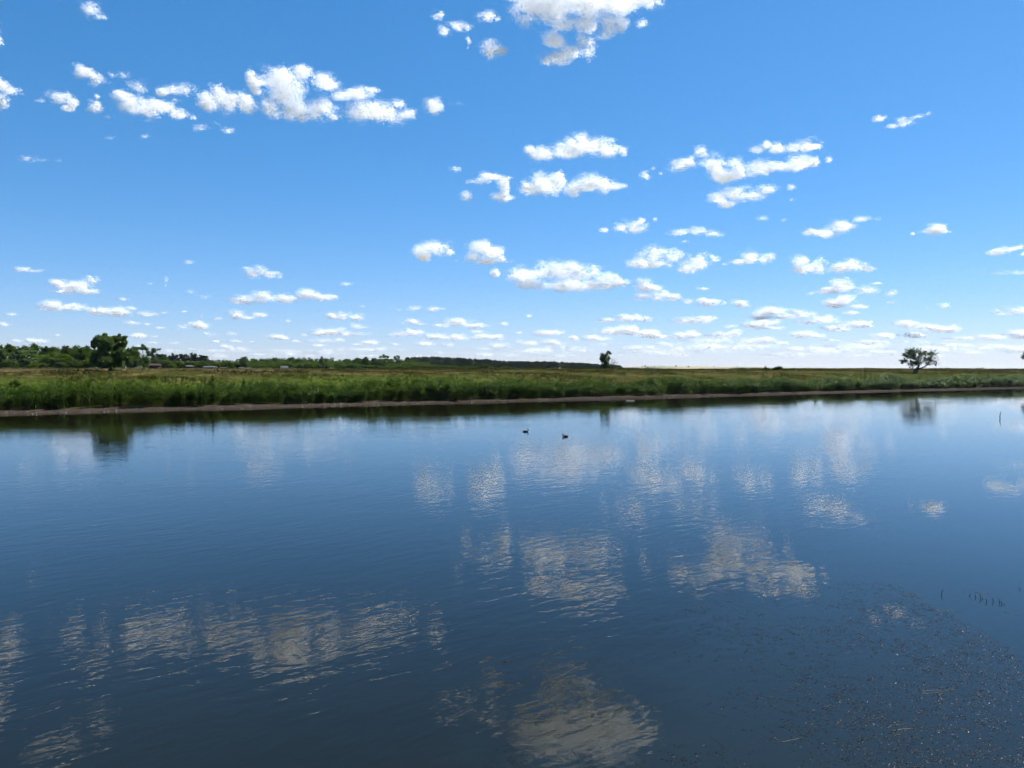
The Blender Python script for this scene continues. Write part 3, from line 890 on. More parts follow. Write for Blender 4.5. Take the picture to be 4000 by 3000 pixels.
# scattered far trees on the hill
far_v = VAR['shrub']
for x, y in [(2510, 1430), (2521, 1430), (2543, 1431), (2556, 1430), (2575, 1430), (2587, 1430), (2598, 1430), (2612, 1430), (2640, 1430), (2760, 1431), (2790, 1431), (2880, 1432)]:
    p = px(x, y + 2.5, 3200 + 180)
    place_tree('far_tree', 'tiny dark tree on the crest of the straw-coloured hill', (p[0], p[1], p[2] - 1.5), far_v[int(rng.integers(0, 4))], rng.random() * 6, float(0.55 + 0.5 * rng.random()), group='trees on the hill crest')
for x, y, sc_ in [(2530, 1437, 0.9), (2556, 1438, 0.6), (2850, 1440, 0.5), (2690, 1434, 0.8), (2820, 1440, 0.5)]:
    p = px(x, y + 1.5, 2700)
    place_tree('hillside_tree', 'small dark tree on the slope of the straw-coloured hill', (p[0], p[1], p[2]), far_v[int(rng.integers(0, 4))], rng.random() * 6, sc_, group='trees on the hill slope')
place_tree('hut_tree', 'small dark upright tree beside the far reddish hut', tuple(px(3838, 1452, 430)), VAR['pine'][1], 0, (0.28, 0.28, 0.26))
for x, wp in [(3945, 30), (3965, 26)]:
    p = px(x, 1448, 900)
    place_tree('far_copse', 'dark far copse on the skyline past the reddish hut', (p[0], p[1], p[2] - 0.5), far_v[0], x, (wp / F * 900 / 8.4, wp / F * 900 / 8.4, 0.26), group='copses past the hut')

# ------------------------------------------------------------------ sheds and huts
def wallmat(name, a_, b_): return plain_mat(name, [(0.35, a_), (0.65, b_)], 2.5, 0.9)
m_red = wallmat('red_shed_mat', (0.04, 0.018, 0.014), (0.07, 0.03, 0.023))
m_pale = wallmat('pale_wall_mat', (0.13, 0.115, 0.09), (0.20, 0.18, 0.145))
m_tin = wallmat('tin_roof_mat', (0.055, 0.058, 0.06), (0.095, 0.098, 0.10))
m_rust = wallmat('rust_roof_mat', (0.04, 0.022, 0.018), (0.07, 0.038, 0.03))
m_dark = wallmat('dark_opening_mat', (0.012, 0.012, 0.013), (0.03, 0.03, 0.032))
def shed(name, label, x, y0, y1, wpx, Yd, wall, roof, pitch=0.35, door=True, rz=0.0, cat='shed'):
    u = Yd / F
    X_ = (x - 2000) * u
    w_ = wpx * u; zg = H_CAM + (HZ - y1) * u
    h = (y1 - y0) * u; dp = max(2.0, w_ * 0.7)
    r = empty(name, (X_, Yd, zg), rz); tag(r, label, cat)
    hw = h * (1 - pitch)
    m = MB(); m.box(-w_ / 2, w_ / 2, -dp / 2, dp / 2, -1.0, hw)
    m.build('wall', wall, r)
    m = MB()
    e = 0.18
    V = [(-w_ / 2 - e, -dp / 2 - e, hw), (w_ / 2 + e, -dp / 2 - e, hw), (w_ / 2 + e, 0, h), (-w_ / 2 - e, 0, h), (-w_ / 2 - e, dp / 2 + e, hw), (w_ / 2 + e, dp / 2 + e, hw)]
    V2 = [(a_, b_, c_ + 0.08) for a_, b_, c_ in V]
    m.add(V + V2, [(0, 1, 2, 3)[::-1], (3, 2, 5, 4)[::-1], (6, 7, 8, 9), (9, 8, 11, 10), (0, 1, 7, 6), (4, 10, 11, 5), (0, 6, 9, 3), (3, 9, 10, 4), (1, 2, 8, 7), (2, 5, 11, 8), (0, 3, 4)[::-1], (1, 5, 2)])
    m.build('roof', roof, r)
    if door:
        m = MB(); m.box(-w_ * 0.32, -w_ * 0.12, -dp / 2 - 0.03, -dp / 2 + 0.05, 0.02, hw * 0.8); m.build('door', m_dark, r)
        m = MB(); m.box(w_ * 0.08, w_ * 0.30, -dp / 2 - 0.03, -dp / 2 + 0.05, hw * 0.4, hw * 0.78); m.build('window', m_dark, r)
    return r
shed('red_shed', 'dark red-brown shed with rusty roof in the bushes beside the pines', 607, 1421, 1443, 34, 222, m_red, m_rust)
shed('pale_shed', 'long pale low shed in the bushes under the pine clump', 821, 1431, 1444, 42, 240, m_pale, m_tin)
shed('small_shed', 'small dark shed with grey roof between the red shed and the pale one', 742, 1427, 1443, 18, 236, m_dark, m_tin, door=False)
shed('tan_shed', 'tiny tan shed just past the long pale low shed', 873, 1435, 1444, 20, 246, m_pale, m_rust)
shed('yellow_shed', 'small yellowish hut in the hedge next to the round-topped tree', 945, 1436, 1444, 18, 262, m_pale, m_tin, door=False)
shed('flat_shed', 'low whitish hut at the hedge foot below the round-topped tree', 972, 1438, 1444, 18, 266, m_tin, m_tin, door=False)
shed('white_roof_hut', 'hut with bright white slanting roof in front of the tree belt', 1110, 1430, 1444, 26, 300, m_pale, m_tin, 0.7, rz=0.5, cat='hut')
shed('far_barn', 'long pale barn at the foot of the straw-coloured hill', 2472, 1436, 1441, 34, 1500, m_pale, m_tin, 0.5, door=False, cat='barn')
shed('reddish_hut', 'far reddish hut on the meadow skyline past the leaning tree', 3825, 1438, 1451, 20, 430, m_pale, m_rust, 0.25, cat='hut')
# utility poles and the wire between them
m_pole = plain_mat('pole_mat', [(0.3, (0.07, 0.06, 0.05)), (0.7, (0.13, 0.115, 0.10))], 2.0)
poles = [(60, 1402), (536, 1404), (1047, 1398), (1260, 1402)]
tops = []
for (x, yt), lb in zip(poles, ('utility pole in front of the wood near the picture edge', 'utility pole beside the silvery bush and the big round tree', 'utility pole standing in the hedge near the white-roofed hut', 'far utility pole at the narrow tall tree')):
    Yd = 212 if x < 1000 else 300
    X_ = (x - 2000) / F * Yd; zb = gz(X_, Yd); zt = H_CAM + (HZ - yt) / F * Yd
    r = empty('utility_pole', (X_, Yd, zb)); tag(r, lb, 'pole', 'utility poles along the wood')
    m = MB(); m.tube([(0, 0, -0.4), (0, 0, (zt - zb) * .5), (0, 0, zt - zb)], [0.09, 0.08, 0.065], 8); m.build('post', m_pole, r, smooth=True)
    m = MB(); m.box(-0.5, 0.5, -0.05, 0.05, zt - zb - 0.35, zt - zb - 0.22); m.build('crossarm', m_pole, r)
    tops.append((X_, Yd, zt - 0.2))
m = MB()
for a_, b_ in zip(tops[:-1], tops[1:]):
    P_ = [tuple(np.array(a_) * (1 - f) + np.array(b_) * f + np.array([0, 0, -0.8 * math.sin(math.pi * f)])) for f in np.linspace(0, 1, 12)]
    m.tube(P_, [0.02] * 12, 4)
tag(m.build('power_line', m_tin), 'thin pale wire strung between the utility poles', 'wire')

# ------------------------------------------------------------------ clouds
m_cloud, N, L, out = new_mat('cloud_mat')
dif = N.new('ShaderNodeBsdfDiffuse'); dif.inputs[0].default_value = (0.995, 0.996, 0.998, 1)
tr = N.new('ShaderNodeBsdfTranslucent'); tr.inputs[0].default_value = (0.995, 0.996, 0.998, 1)
m1 = N.new('ShaderNodeMixShader'); m1.inputs[0].default_value = 0.64
L.new(dif.outputs[0], m1.inputs[1]); L.new(tr.outputs[0], m1.inputs[2]); tp = N.new('ShaderNodeBsdfTransparent')
m2 = N.new('ShaderNodeMixShader'); m2.inputs[0].default_value = 0.81
L.new(m1.outputs[0], m2.inputs[1]); L.new(tp.outputs[0], m2.inputs[2]); L.new(m2.outputs[0], out.inputs[0])

BANK = 'low clouds in the hazy band over the horizon'
CLOUDS = [
 # high clouds, one by one: label, group, puffs (x, y, rx, ry[, thickness]) in photograph pixels
 ('small torn cloud drifting alone in the deep blue top corner', None, [(368, 52, 34, 26, .8), (395, 72, 28, 12, .6), (425, 80, 22, 7, .4)]),
 ('faint scrap of cloud cut by the upper picture edge', None, [(265, -4, 40, 12, .5)]),
 ('tiny cloud scrap on the picture edge high above the wood', None, [(6, 172, 22, 20, .9)]),
 ('ragged cloud on the picture edge high over the wood', None, [(12, 335, 32, 28), (55, 362, 44, 15, .7), (16, 398, 30, 32), (92, 358, 22, 6, .4)]),
 ('small hooked cloud beside the ragged edge cloud', None, [(250, 388, 42, 20), (300, 410, 20, 18), (275, 430, 24, 11), (168, 398, 20, 7, .5)]),
 ('compact round puff above the long broken cloud chain', None, [(345, 296, 30, 22), (372, 305, 30, 26)]),
 ('thin curling wisp arching over the slanting cloud', None, [(450, 302, 24, 11, .5), (500, 304, 30, 12, .35), (540, 338, 34, 18, .5), (565, 362, 24, 11, .45), (420, 330, 30, 10, .25)]),
 ('small puff just before the slanting cloud', None, [(385, 425, 26, 22), (392, 384, 10, 9), (440, 462, 20, 6, .4)]),
 ('slanting white cloud sloping down along the broken chain', None, [(488, 376, 34, 22), (525, 408, 52, 36), (588, 430, 62, 30), (650, 425, 46, 22), (700, 450, 46, 18), (755, 470, 30, 9, .8)]),
 ('pale bridging cloud between the slanting cloud and the lumpy one', None, [(638, 364, 20, 17), (690, 358, 44, 18, .7), (745, 362, 36, 20, .7), (690, 398, 26, 14, .45)]),
 ('lumpy cloud touching the side of the biggest heaped cloud', None, [(815, 402, 40, 34), (868, 368, 38, 42), (905, 395, 56, 46), (965, 402, 46, 44)]),
 ('biggest heaped white cloud in the middle of the broken chain', None, [(988, 315, 22, 34), (1010, 350, 26, 34), (1105, 308, 66, 40), (1115, 362, 92, 62), (1058, 420, 42, 40), (1150, 430, 64, 40), (1188, 458, 24, 22), (1272, 335, 50, 34), (1182, 280, 30, 24), (1255, 430, 62, 40), (1310, 460, 32, 14)]),
 ('broad cloud trailing off behind the biggest heaped cloud', None, [(1338, 378, 36, 17, .8), (1400, 368, 52, 22, .9), (1460, 358, 34, 12, .7), (1422, 440, 62, 44), (1500, 442, 72, 42), (1552, 410, 28, 20), (1595, 450, 34, 18, .9)]),
 ('small round puff at the tail end of the broken chain', None, [(1695, 420, 36, 32), (1775, 412, 40, 9, .25)]),
 ('frayed wisp under the slanting cloud', None, [(790, 505, 42, 12, .5), (850, 488, 24, 9, .4), (895, 514, 26, 14, .6)]),
 ('faint streak below the slanting cloud', None, [(575, 541, 24, 7, .5), (435, 545, 24, 6, .25)]),
 ('flat faint puff low over the ragged edge cloud', None, [(130, 628, 36, 14, .75), (180, 628, 20, 6, .4), (240, 632, 14, 5, .3)]),
 ('topmost of the three small puffs beside the huge cloud at the upper edge', None, [(1706, 76, 24, 20, .85), (1725, 66, 14, 12, .7)]),
 ('stretched puff under the topmost small puff', None, [(1735, 130, 26, 18, .8), (1788, 112, 40, 17, .8), (1828, 120, 22, 13, .7)]),
 ('little peaked puff between the stretched puff and the huge cloud', None, [(1903, 80, 38, 18, .85), (1945, 88, 18, 9, .7)]),
 ('tiny upright scrap below the stretched puff', None, [(1830, 176, 8, 22, .7)]),
 ('compact white tuft under the huge cloud', None, [(1915, 205, 40, 32), (1958, 208, 26, 20, .9)]),
 ('huge bright cloud cut off by the upper picture edge', None, [(2060, 42, 70, 62), (2150, 30, 100, 72), (2280, 10, 120, 62), (2400, 10, 120, 54), (2510, 12, 70, 34), (2200, 104, 70, 28, .8), (2290, 92, 62, 46), (2370, 105, 58, 42), (2425, 110, 26, 26, .8), (2150, 150, 38, 36, .5), (2165, 176, 46, 24), (2270, 166, 28, 40, .6), (2178, 236, 62, 26, .9), (2232, 210, 50, 24, .9), (2292, 202, 34, 42, .75), (2130, 252, 24, 9, .7), (2150, -60, 150, 60, .5), (2360, -66, 160, 60, .5), (1990, 4, 40, 12, .6), (2560, 20, 24, 16, .5)]),
 ('tiny puff hanging just below the huge bright cloud', None, [(2500, 105, 22, 13, .7)]),
 ('long lens-shaped white cloud under the huge bright cloud', None, [(2068, 590, 20, 14), (2115, 604, 50, 24), (2195, 588, 60, 32), (2238, 570, 58, 38), (2305, 574, 70, 36), (2382, 582, 60, 28), (2432, 590, 28, 24)]),
 ('hook-shaped cloud beside the pair of heaped clouds', None, [(1845, 716, 26, 13, .8), (1882, 706, 36, 18, .9), (1925, 690, 40, 17, .9), (1968, 712, 26, 30, .9), (1975, 746, 20, 26, .8), (1966, 776, 44, 20)]),
 ('small puff below the hook-shaped cloud', None, [(1818, 768, 26, 16, .9)]),
 ('faint scrap above the hook-shaped cloud', None, [(1780, 663, 28, 13, .6)]),
 ('first of the pair of heaped clouds under the lens-shaped one', None, [(2060, 732, 36, 34), (2100, 710, 42, 40), (2142, 724, 60, 44), (2180, 710, 30, 28)]),
 ('second heaped cloud of the pair with a thin pointed tail', None, [(2240, 746, 36, 24), (2290, 720, 50, 34), (2332, 726, 62, 28), (2400, 730, 40, 12, .8), (2432, 730, 20, 9, .7)]),
 ('cluster of tiny puffs before the club-shaped cloud', None, [(2520, 685, 22, 15, .8), (2545, 665, 12, 7, .7), (2577, 680, 12, 7, .7)]),
 ('club-shaped cloud bending up beside the longest bar cloud', None, [(2650, 647, 46, 24, .9), (2690, 630, 32, 24, .9), (2730, 600, 26, 28, .9)]),
 ('longest bar-shaped white cloud over the leaning tree side of the lake', None, [(2778, 652, 46, 42), (2822, 690, 56, 28), (2880, 658, 42, 40), (2960, 656, 62, 28), (3032, 652, 50, 20), (3118, 640, 56, 30), (3170, 638, 26, 18)]),
 ('short slanted puff above the longest bar cloud', None, [(2958, 588, 30, 17, .9), (2986, 568, 20, 18, .9)]),
 ('humped cloud with a raised end above the longest bar cloud', None, [(3030, 582, 32, 20), (3092, 582, 52, 18), (3148, 564, 40, 28), (3182, 574, 24, 14)]),
 ('tiny scrap at the end of the longest bar cloud', None, [(3230, 632, 13, 12, .8)]),
 ('flattened cloud directly below the longest bar cloud', None, [(2800, 775, 42, 18), (2870, 760, 62, 26), (2930, 768, 50, 22), (2990, 745, 36, 16, .9), (2832, 800, 36, 14, .9)]),
 ('small leaning scrap beside the flattened cloud', None, [(3080, 735, 16, 12, .6), (3090, 783, 30, 6, .3)]),
 ('faint small scrap under the flattened cloud', None, [(2970, 854, 26, 10, .45), (3058, 862, 12, 6, .3)]),
 ('small oval scrap high over the leaning tree', None, [(3425, 468, 22, 11, .8)]),
 ('slanting streak cloud high over the leaning tree', None, [(3478, 500, 28, 8, .8), (3512, 486, 32, 18, .9), (3570, 465, 38, 8, .6), (3612, 450, 14, 7, .7)]),
 ('torn small cloud with bright lumps above the long flat-based cloud', None, [(2420, 890, 28, 17, .8), (2478, 885, 42, 26, .9), (2502, 864, 18, 12, .8), (2556, 857, 12, 8, .4)]),
 ('tiny bright scrap beside the torn small cloud', None, [(2357, 900, 16, 10, .9)]),
 ('thin wavy cloud next to the torn small cloud', None, [(2650, 910, 42, 13, .8), (2720, 904, 42, 14, .8), (2780, 914, 40, 13, .8), (2670, 944, 22, 6, .3)]),
 ('cloud rising to a thin arm high before the leaning tree', None, [(3165, 908, 36, 12, .9), (3215, 912, 52, 18), (3280, 886, 50, 26), (3350, 860, 42, 12, .7), (3410, 857, 20, 9, .6)]),
 ('small flat-based cloud above the leaning tree', None, [(3640, 904, 60, 11), (3660, 892, 34, 18), (3560, 913, 9, 5, .6)]),
 ('humped cloud just before the domed one over the long flat-based cloud', None, [(1650, 990, 36, 26), (1700, 970, 52, 28), (1758, 986, 24, 14), (1652, 1010, 28, 10)]),
 ('domed split cloud over the end of the long flat-based cloud', None, [(1882, 968, 50, 30), (1928, 985, 40, 24), (1848, 1000, 46, 18), (1890, 1020, 84, 12), (1960, 1012, 14, 16, .9)]),
 ('long flat-based heaped cloud in the middle of the sky', None, [(1932, 1070, 18, 18), (2020, 1070, 50, 30), (2060, 1092, 70, 34), (2132, 1060, 50, 34), (2200, 1055, 62, 34), (2272, 1066, 62, 34), (2200, 1114, 140, 24), (2372, 1088, 50, 22), (2420, 1108, 54, 18), (2320, 1110, 90, 22)]),
 ('small dome cloud at the end of the long flat-based cloud', None, [(2515, 1110, 32, 24), (2555, 1124, 50, 10)]),
 ('flat lumpy cloud tucked under the small dome cloud', None, [(2508, 1160, 40, 17), (2570, 1152, 48, 20), (2624, 1160, 30, 15)]),
 ('tall lumpy cloud above the dome cloud', None, [(2488, 1030, 42, 17), (2552, 1000, 60, 32), (2622, 998, 40, 24), (2560, 1032, 64, 16)]),
 ('heart-shaped cloud next to the tall lumpy cloud', None, [(2680, 1050, 42, 24), (2730, 1020, 50, 32), (2785, 1014, 30, 14), (2827, 1032, 8, 8, .5)]),
 ('small cloud with a curled top between the heart-shaped and the square one', None, [(2880, 1022, 32, 10), (2930, 1004, 38, 24), (2982, 1012, 34, 20)]),
 ('square ragged cloud beside the spindle-shaped one', None, [(3130, 1016, 40, 22, .8), (3132, 1050, 42, 20), (3190, 1040, 36, 30)]),
 ('spindle-shaped cloud above the stacked pair', None, [(3270, 1048, 42, 22), (3330, 1040, 52, 26), (3390, 1052, 32, 11)]),
 ('thin wavy cloud reaching the picture edge over the hut', None, [(3880, 986, 38, 13, .9), (3930, 975, 34, 10, .9), (3972, 968, 28, 11, .9), (3998, 990, 18, 9, .9)]),
 ('faint long streak at the picture edge over the hut', None, [(3950, 1065, 110, 9, .35), (4080, 1068, 80, 9, .35)]),
 ('upper cloud of the stacked pair', None, [(3228, 1132, 42, 14), (3278, 1118, 46, 26)]),
 ('lower cloud of the stacked pair', None, [(3252, 1186, 54, 16), (3290, 1172, 46, 22), (3340, 1198, 42, 9)]),
 ('soft small cloud beside the stacked pair', None, [(3380, 1136, 52, 17, .8), (3415, 1107, 22, 6, .6)]),
 ('two faint scraps next to the soft small cloud', None, [(3470, 1146, 26, 14, .5), (3480, 1178, 22, 10, .45), (3160, 1146, 18, 8, .35)]),
 ('tiny flat puff under the stacked pair', None, [(3315, 1223, 32, 8, .8)]),
 ('lone tiny puff high above the leaning tree crown', None, [(3680, 1193, 24, 11, .7), (3615, 1203, 14, 7, .3)]),
 ('pale cloud on the picture edge above the hut', None, [(3900, 1222, 38, 13, .7), (3960, 1212, 52, 17, .8)]),
 ('small flat-bottomed cloud high over the pine clump', None, [(1000, 1066, 52, 24), (1060, 1077, 44, 14)]),
 ('long flat cloud low over the pine clump', None, [(948, 1170, 46, 18), (1040, 1160, 52, 22), (1120, 1166, 44, 18), (1192, 1150, 46, 22), (1250, 1160, 52, 15), (1300, 1160, 18, 8)]),
 ('small wing-shaped scrap past the long flat cloud', None, [(1345, 1109, 28, 8, .6)]),
 ('humped white cloud above the big round tree', None, [(230, 1108, 30, 18), (288, 1116, 60, 28), (345, 1138, 34, 10), (240, 1138, 44, 9)]),
 ('little round puff touching the humped cloud above the big tree', None, [(362, 1093, 28, 14)]),
 ('long drooping bar of cloud just above the big round tree', None, [(200, 1194, 52, 20), (290, 1200, 62, 14), (382, 1214, 52, 18), (460, 1216, 56, 20), (515, 1205, 24, 6, .7)]),
 ('short flat cloud high above the wood by the picture edge', None, [(95, 1053, 30, 10, .9), (135, 1060, 26, 6, .6), (172, 1056, 14, 4, .3)]),
 ('tiny upright wisp in the open blue above the pines', None, [(650, 1100, 8, 15, .7), (660, 1104, 14, 5, .3)]),
 ('faint tuft in the open blue high above the pines', None, [(740, 1025, 20, 8, .45)]),
 ('veil-like faint wisp in the open blue above the pines', None, [(745, 1140, 26, 10, .22), (800, 1160, 24, 10, .22), (588, 1107, 12, 5, .3)]),
 ('small oval puff beside the drooping bar of cloud', None, [(575, 1227, 42, 12, .9)]),
 ('twin-humped low cloud above the pine clump', None, [(925, 1229, 32, 16), (970, 1242, 40, 6), (1012, 1232, 32, 10)]),
 ('short flat-based cloud above the tree belt', None, [(1290, 1230, 22, 14), (1345, 1234, 62, 15), (1392, 1245, 26, 7)]),
 ('broad layered cloud low over the tree belt', None, [(1290, 1296, 72, 17), (1352, 1304, 74, 10), (1400, 1276, 42, 10), (1250, 1304, 36, 8)]),
 ('small flat cloud below the domed split cloud', None, [(1615, 1203, 38, 9, .5), (1692, 1208, 34, 10, .9)]),
 ('peaked low cloud over the start of the pine wood', None, [(1785, 1256, 60, 17), (1850, 1272, 46, 10), (1720, 1272, 46, 8)]),
 ('wide lumpy cloud low over the slim ragged tree', None, [(2380, 1294, 62, 14), (2440, 1288, 62, 18), (2520, 1300, 64, 15), (2560, 1312, 52, 9)]),
 ('flat two-humped cloud above the wide lumpy one', None, [(2370, 1250, 42, 10), (2452, 1240, 54, 16), (2512, 1246, 42, 10)]),
 ('small round puff between the flat cloud and the row of three', None, [(2685, 1178, 22, 11, .8)]),
 ('middle cloud of the row of three under the heart-shaped cloud', None, [(2775, 1183, 52, 13), (2742, 1172, 26, 8)]),
 ('last small dome of the row of three under the heart-shaped cloud', None, [(2892, 1185, 38, 14)]),
 ('flat oval cloud low beyond the meadow bushes', None, [(2700, 1252, 74, 13), (2742, 1244, 42, 12)]),
 ('heaped low cloud rising above the wide dark bush', None, [(2985, 1220, 52, 20), (3030, 1214, 44, 18), (3060, 1237, 54, 10), (3125, 1224, 50, 15), (2960, 1240, 50, 8)]),
 ('arched low cloud under the heaped one above the wide dark bush', None, [(2950, 1268, 72, 16), (2985, 1258, 52, 14), (3020, 1280, 50, 8)]),
 ('wedge of low cloud reaching toward the leaning tree', None, [(3200, 1246, 66, 17), (3155, 1258, 40, 9), (3265, 1282, 62, 12), (3335, 1266, 66, 14), (3380, 1272, 26, 9)]),
 ('broad pale cloud directly above the leaning tree', None, [(3530, 1264, 54, 12), (3600, 1276, 62, 14), (3645, 1282, 70, 17), (3692, 1288, 50, 12), (3570, 1306, 56, 12)]),
]
# pale small clouds near the horizon: place words, then puffs
LOWC = [
 ('over the left wood'.replace('left ', 'dense '), [[(45, 1228, 28, 6)], [(15, 1267, 28, 7)], [(140, 1331, 44, 11)], [(60, 1331, 22, 6)], [(222, 1310, 10, 5)]]),
 ('between big tree and pine clump', [[(490, 1170, 24, 7)], [(515, 1261, 40, 7)], [(575, 1266, 12, 4)], [(545, 1312, 44, 10), (590, 1314, 34, 8)], [(625, 1280, 24, 4)], [(720, 1276, 26, 9), (772, 1270, 42, 14), (790, 1280, 30, 6)], [(848, 1244, 24, 8)], [(600, 1338, 40, 5)], [(790, 1238, 10, 8)], [(680, 1340, 24, 4)], [(640, 1221, 16, 4)], [(720, 1217, 12, 3)], [(550, 1352, 30, 8)]]),
 ('above the pine clump', [[(830, 1306, 22, 8), (805, 1302, 14, 5)], [(905, 1304, 22, 6)], [(890, 1358, 40, 10), (930, 1362, 34, 8), (870, 1352, 14, 8)], [(845, 1333, 26, 5)], [(915, 1334, 34, 6)], [(985, 1335, 20, 4)], [(860, 1390, 60, 9)], [(1010, 1384, 60, 7)], [(670, 1370, 60, 6)], [(745, 1364, 26, 5)]]),
 ('over the low tree belt', [[(1080, 1317, 44, 11), (1110, 1322, 26, 6)], [(1150, 1333, 20, 5)], [(1265, 1332, 70, 9), (1310, 1328, 40, 8)], [(1245, 1349, 34, 6)], [(1440, 1338, 42, 10), (1390, 1344, 34, 5)], [(1430, 1366, 60, 8), (1480, 1362, 40, 7)], [(1130, 1384, 70, 7)], [(1290, 1380, 80, 8)], [(1185, 1308, 14, 4)], [(1430, 1390, 50, 5)], [(1415, 1195, 14, 6)], [(1120, 1254, 18, 4)], [(1200, 1390, 50, 6)]]),
 ('over the pine wood start', [[(1608, 1255, 38, 10), (1640, 1268, 26, 6)], [(1550, 1306, 44, 9), (1612, 1296, 50, 14)], [(1690, 1316, 52, 13), (1770, 1317, 62, 15), (1850, 1320, 50, 8), (1905, 1314, 60, 10), (1942, 1322, 26, 7)], [(1660, 1343, 48, 9)], [(1580, 1368, 40, 7)], [(1715, 1376, 34, 9)], [(1540, 1344, 20, 5)], [(1755, 1348, 30, 9)], [(1552, 1212, 14, 5)], [(1860, 1296, 36, 6)], [(1640, 1392, 60, 6)]]),
 ('over the pine wood end', [[(2068, 1235, 20, 6)], [(1965, 1266, 16, 8)], [(1880, 1359, 42, 8), (1940, 1350, 48, 12)], [(2060, 1340, 46, 12)], [(2130, 1304, 52, 11), (2172, 1298, 30, 9)], [(2160, 1338, 40, 14)], [(2240, 1319, 24, 11)], [(2028, 1300, 14, 6)], [(2100, 1366, 66, 9), (2060, 1372, 60, 8)], [(1980, 1388, 70, 7)], [(2140, 1362, 24, 7)], [(2260, 1366, 70, 9)], [(2180, 1390, 90, 8)], [(2320, 1322, 50, 12)], [(2350, 1343, 56, 9)]]),
 ('between slim tree and wide bush', [[(2480, 1360, 70, 12), (2540, 1356, 40, 10)], [(2655, 1312, 56, 15), (2700, 1304, 42, 13)], [(2600, 1345, 60, 8)], [(2660, 1250, 30, 6)], [(2840, 1275, 34, 6)], [(2940, 1332, 62, 13), (2985, 1326, 42, 12)], [(2820, 1308, 60, 14), (2860, 1300, 40, 12)], [(2740, 1128, 26, 5)], [(2760, 1355, 90, 12)], [(2900, 1364, 80, 9)], [(2620, 1385, 90, 8)], [(2780, 1330, 50, 8)], [(3040, 1340, 36, 8)]]),
 ('between wide bush and leaning tree', [[(3130, 1306, 54, 13), (3175, 1312, 42, 9)], [(3100, 1362, 50, 10)], [(3185, 1362, 34, 8)], [(3255, 1360, 36, 8)], [(3400, 1336, 66, 10), (3450, 1312, 52, 11)], [(3330, 1388, 80, 8)], [(3080, 1392, 70, 6)], [(3050, 1240, 30, 6)], [(3250, 1330, 40, 6)], [(3420, 1372, 70, 8)]]),
 ('past the leaning tree', [[(3760, 1322, 72, 9), (3860, 1316, 62, 11)], [(3965, 1306, 52, 16), (4010, 1310, 40, 12)], [(3700, 1346, 70, 9)], [(3880, 1350, 80, 9)], [(3780, 1376, 90, 8)], [(3960, 1372, 60, 8)], [(3600, 1360, 70, 10)], [(3560, 1335, 60, 9)], [(3620, 1390, 70, 6)]]),
]
VEIL = [('thin pale cloud sheet low over the pine wood', [(2050, 1372, 160, 14), (2230, 1356, 120, 12), (1880, 1384, 140, 9)]),
        ('broad whitish cloud sheet low past the slim ragged tree', [(2700, 1360, 200, 22), (2560, 1376, 160, 14), (2880, 1350, 150, 18), (2760, 1330, 110, 14)]),
        ('broad whitish cloud sheet low before the leaning tree', [(3180, 1366, 180, 18), (3330, 1350, 140, 16), (3080, 1384, 160, 10)]),
        ('pale cloud sheet low behind the leaning tree crown', [(3620, 1362, 180, 16), (3800, 1352, 160, 16), (3950, 1360, 140, 14), (3500, 1384, 150, 9)]),
        ('faint cloud sheet low over the sheds and the low belt', [(1150, 1372, 200, 9), (1400, 1364, 160, 9), (860, 1370, 140, 8)])]
ORD = 'first second third fourth fifth sixth seventh eighth ninth tenth eleventh twelfth thirteenth fourteenth fifteenth sixteenth'.split()
for lb, pf in VEIL:
    CLOUDS.append((lb, None, [(p[0], p[1], p[2], p[3], 0.46) for p in pf]))
for where, items in LOWC:
    items = sorted(items, key=lambda q: sum(p[0] for p in q) / len(q))
    for k_, pf in enumerate(items):
        pf2 = [(p[0], p[1], p[2], p[3], (0.95 if p[3] > 9 else 0.72) * float(np.clip((1425 - p[1]) / 90.0, 0.6, 1.0))) for p in pf]  # thinner toward the skyline: the fading by distant haze is put into the thickness
        xm = sum(p[0] for p in pf) / len(pf); ym = sum(p[1] for p in pf) / len(pf); wid = max(p[0] + p[2] for p in pf) - min(p[0] - p[2] for p in pf)
        look = ('long ' if wid > 140 else 'tiny ' if wid < 40 else 'small ') + ('layered ' if len(pf) > 2 else 'humped ' if max(p[3] for p in pf) > 11 else 'flat ')
        high = 'skimming the skyline' if ym > 1355 else 'low' if ym > 1290 else 'higher up'
        CLOUDS.append((look + 'pale cloud ' + high + ' ' + where + ', ' + ORD[k_] + ' along', 'small low clouds ' + where, pf2))
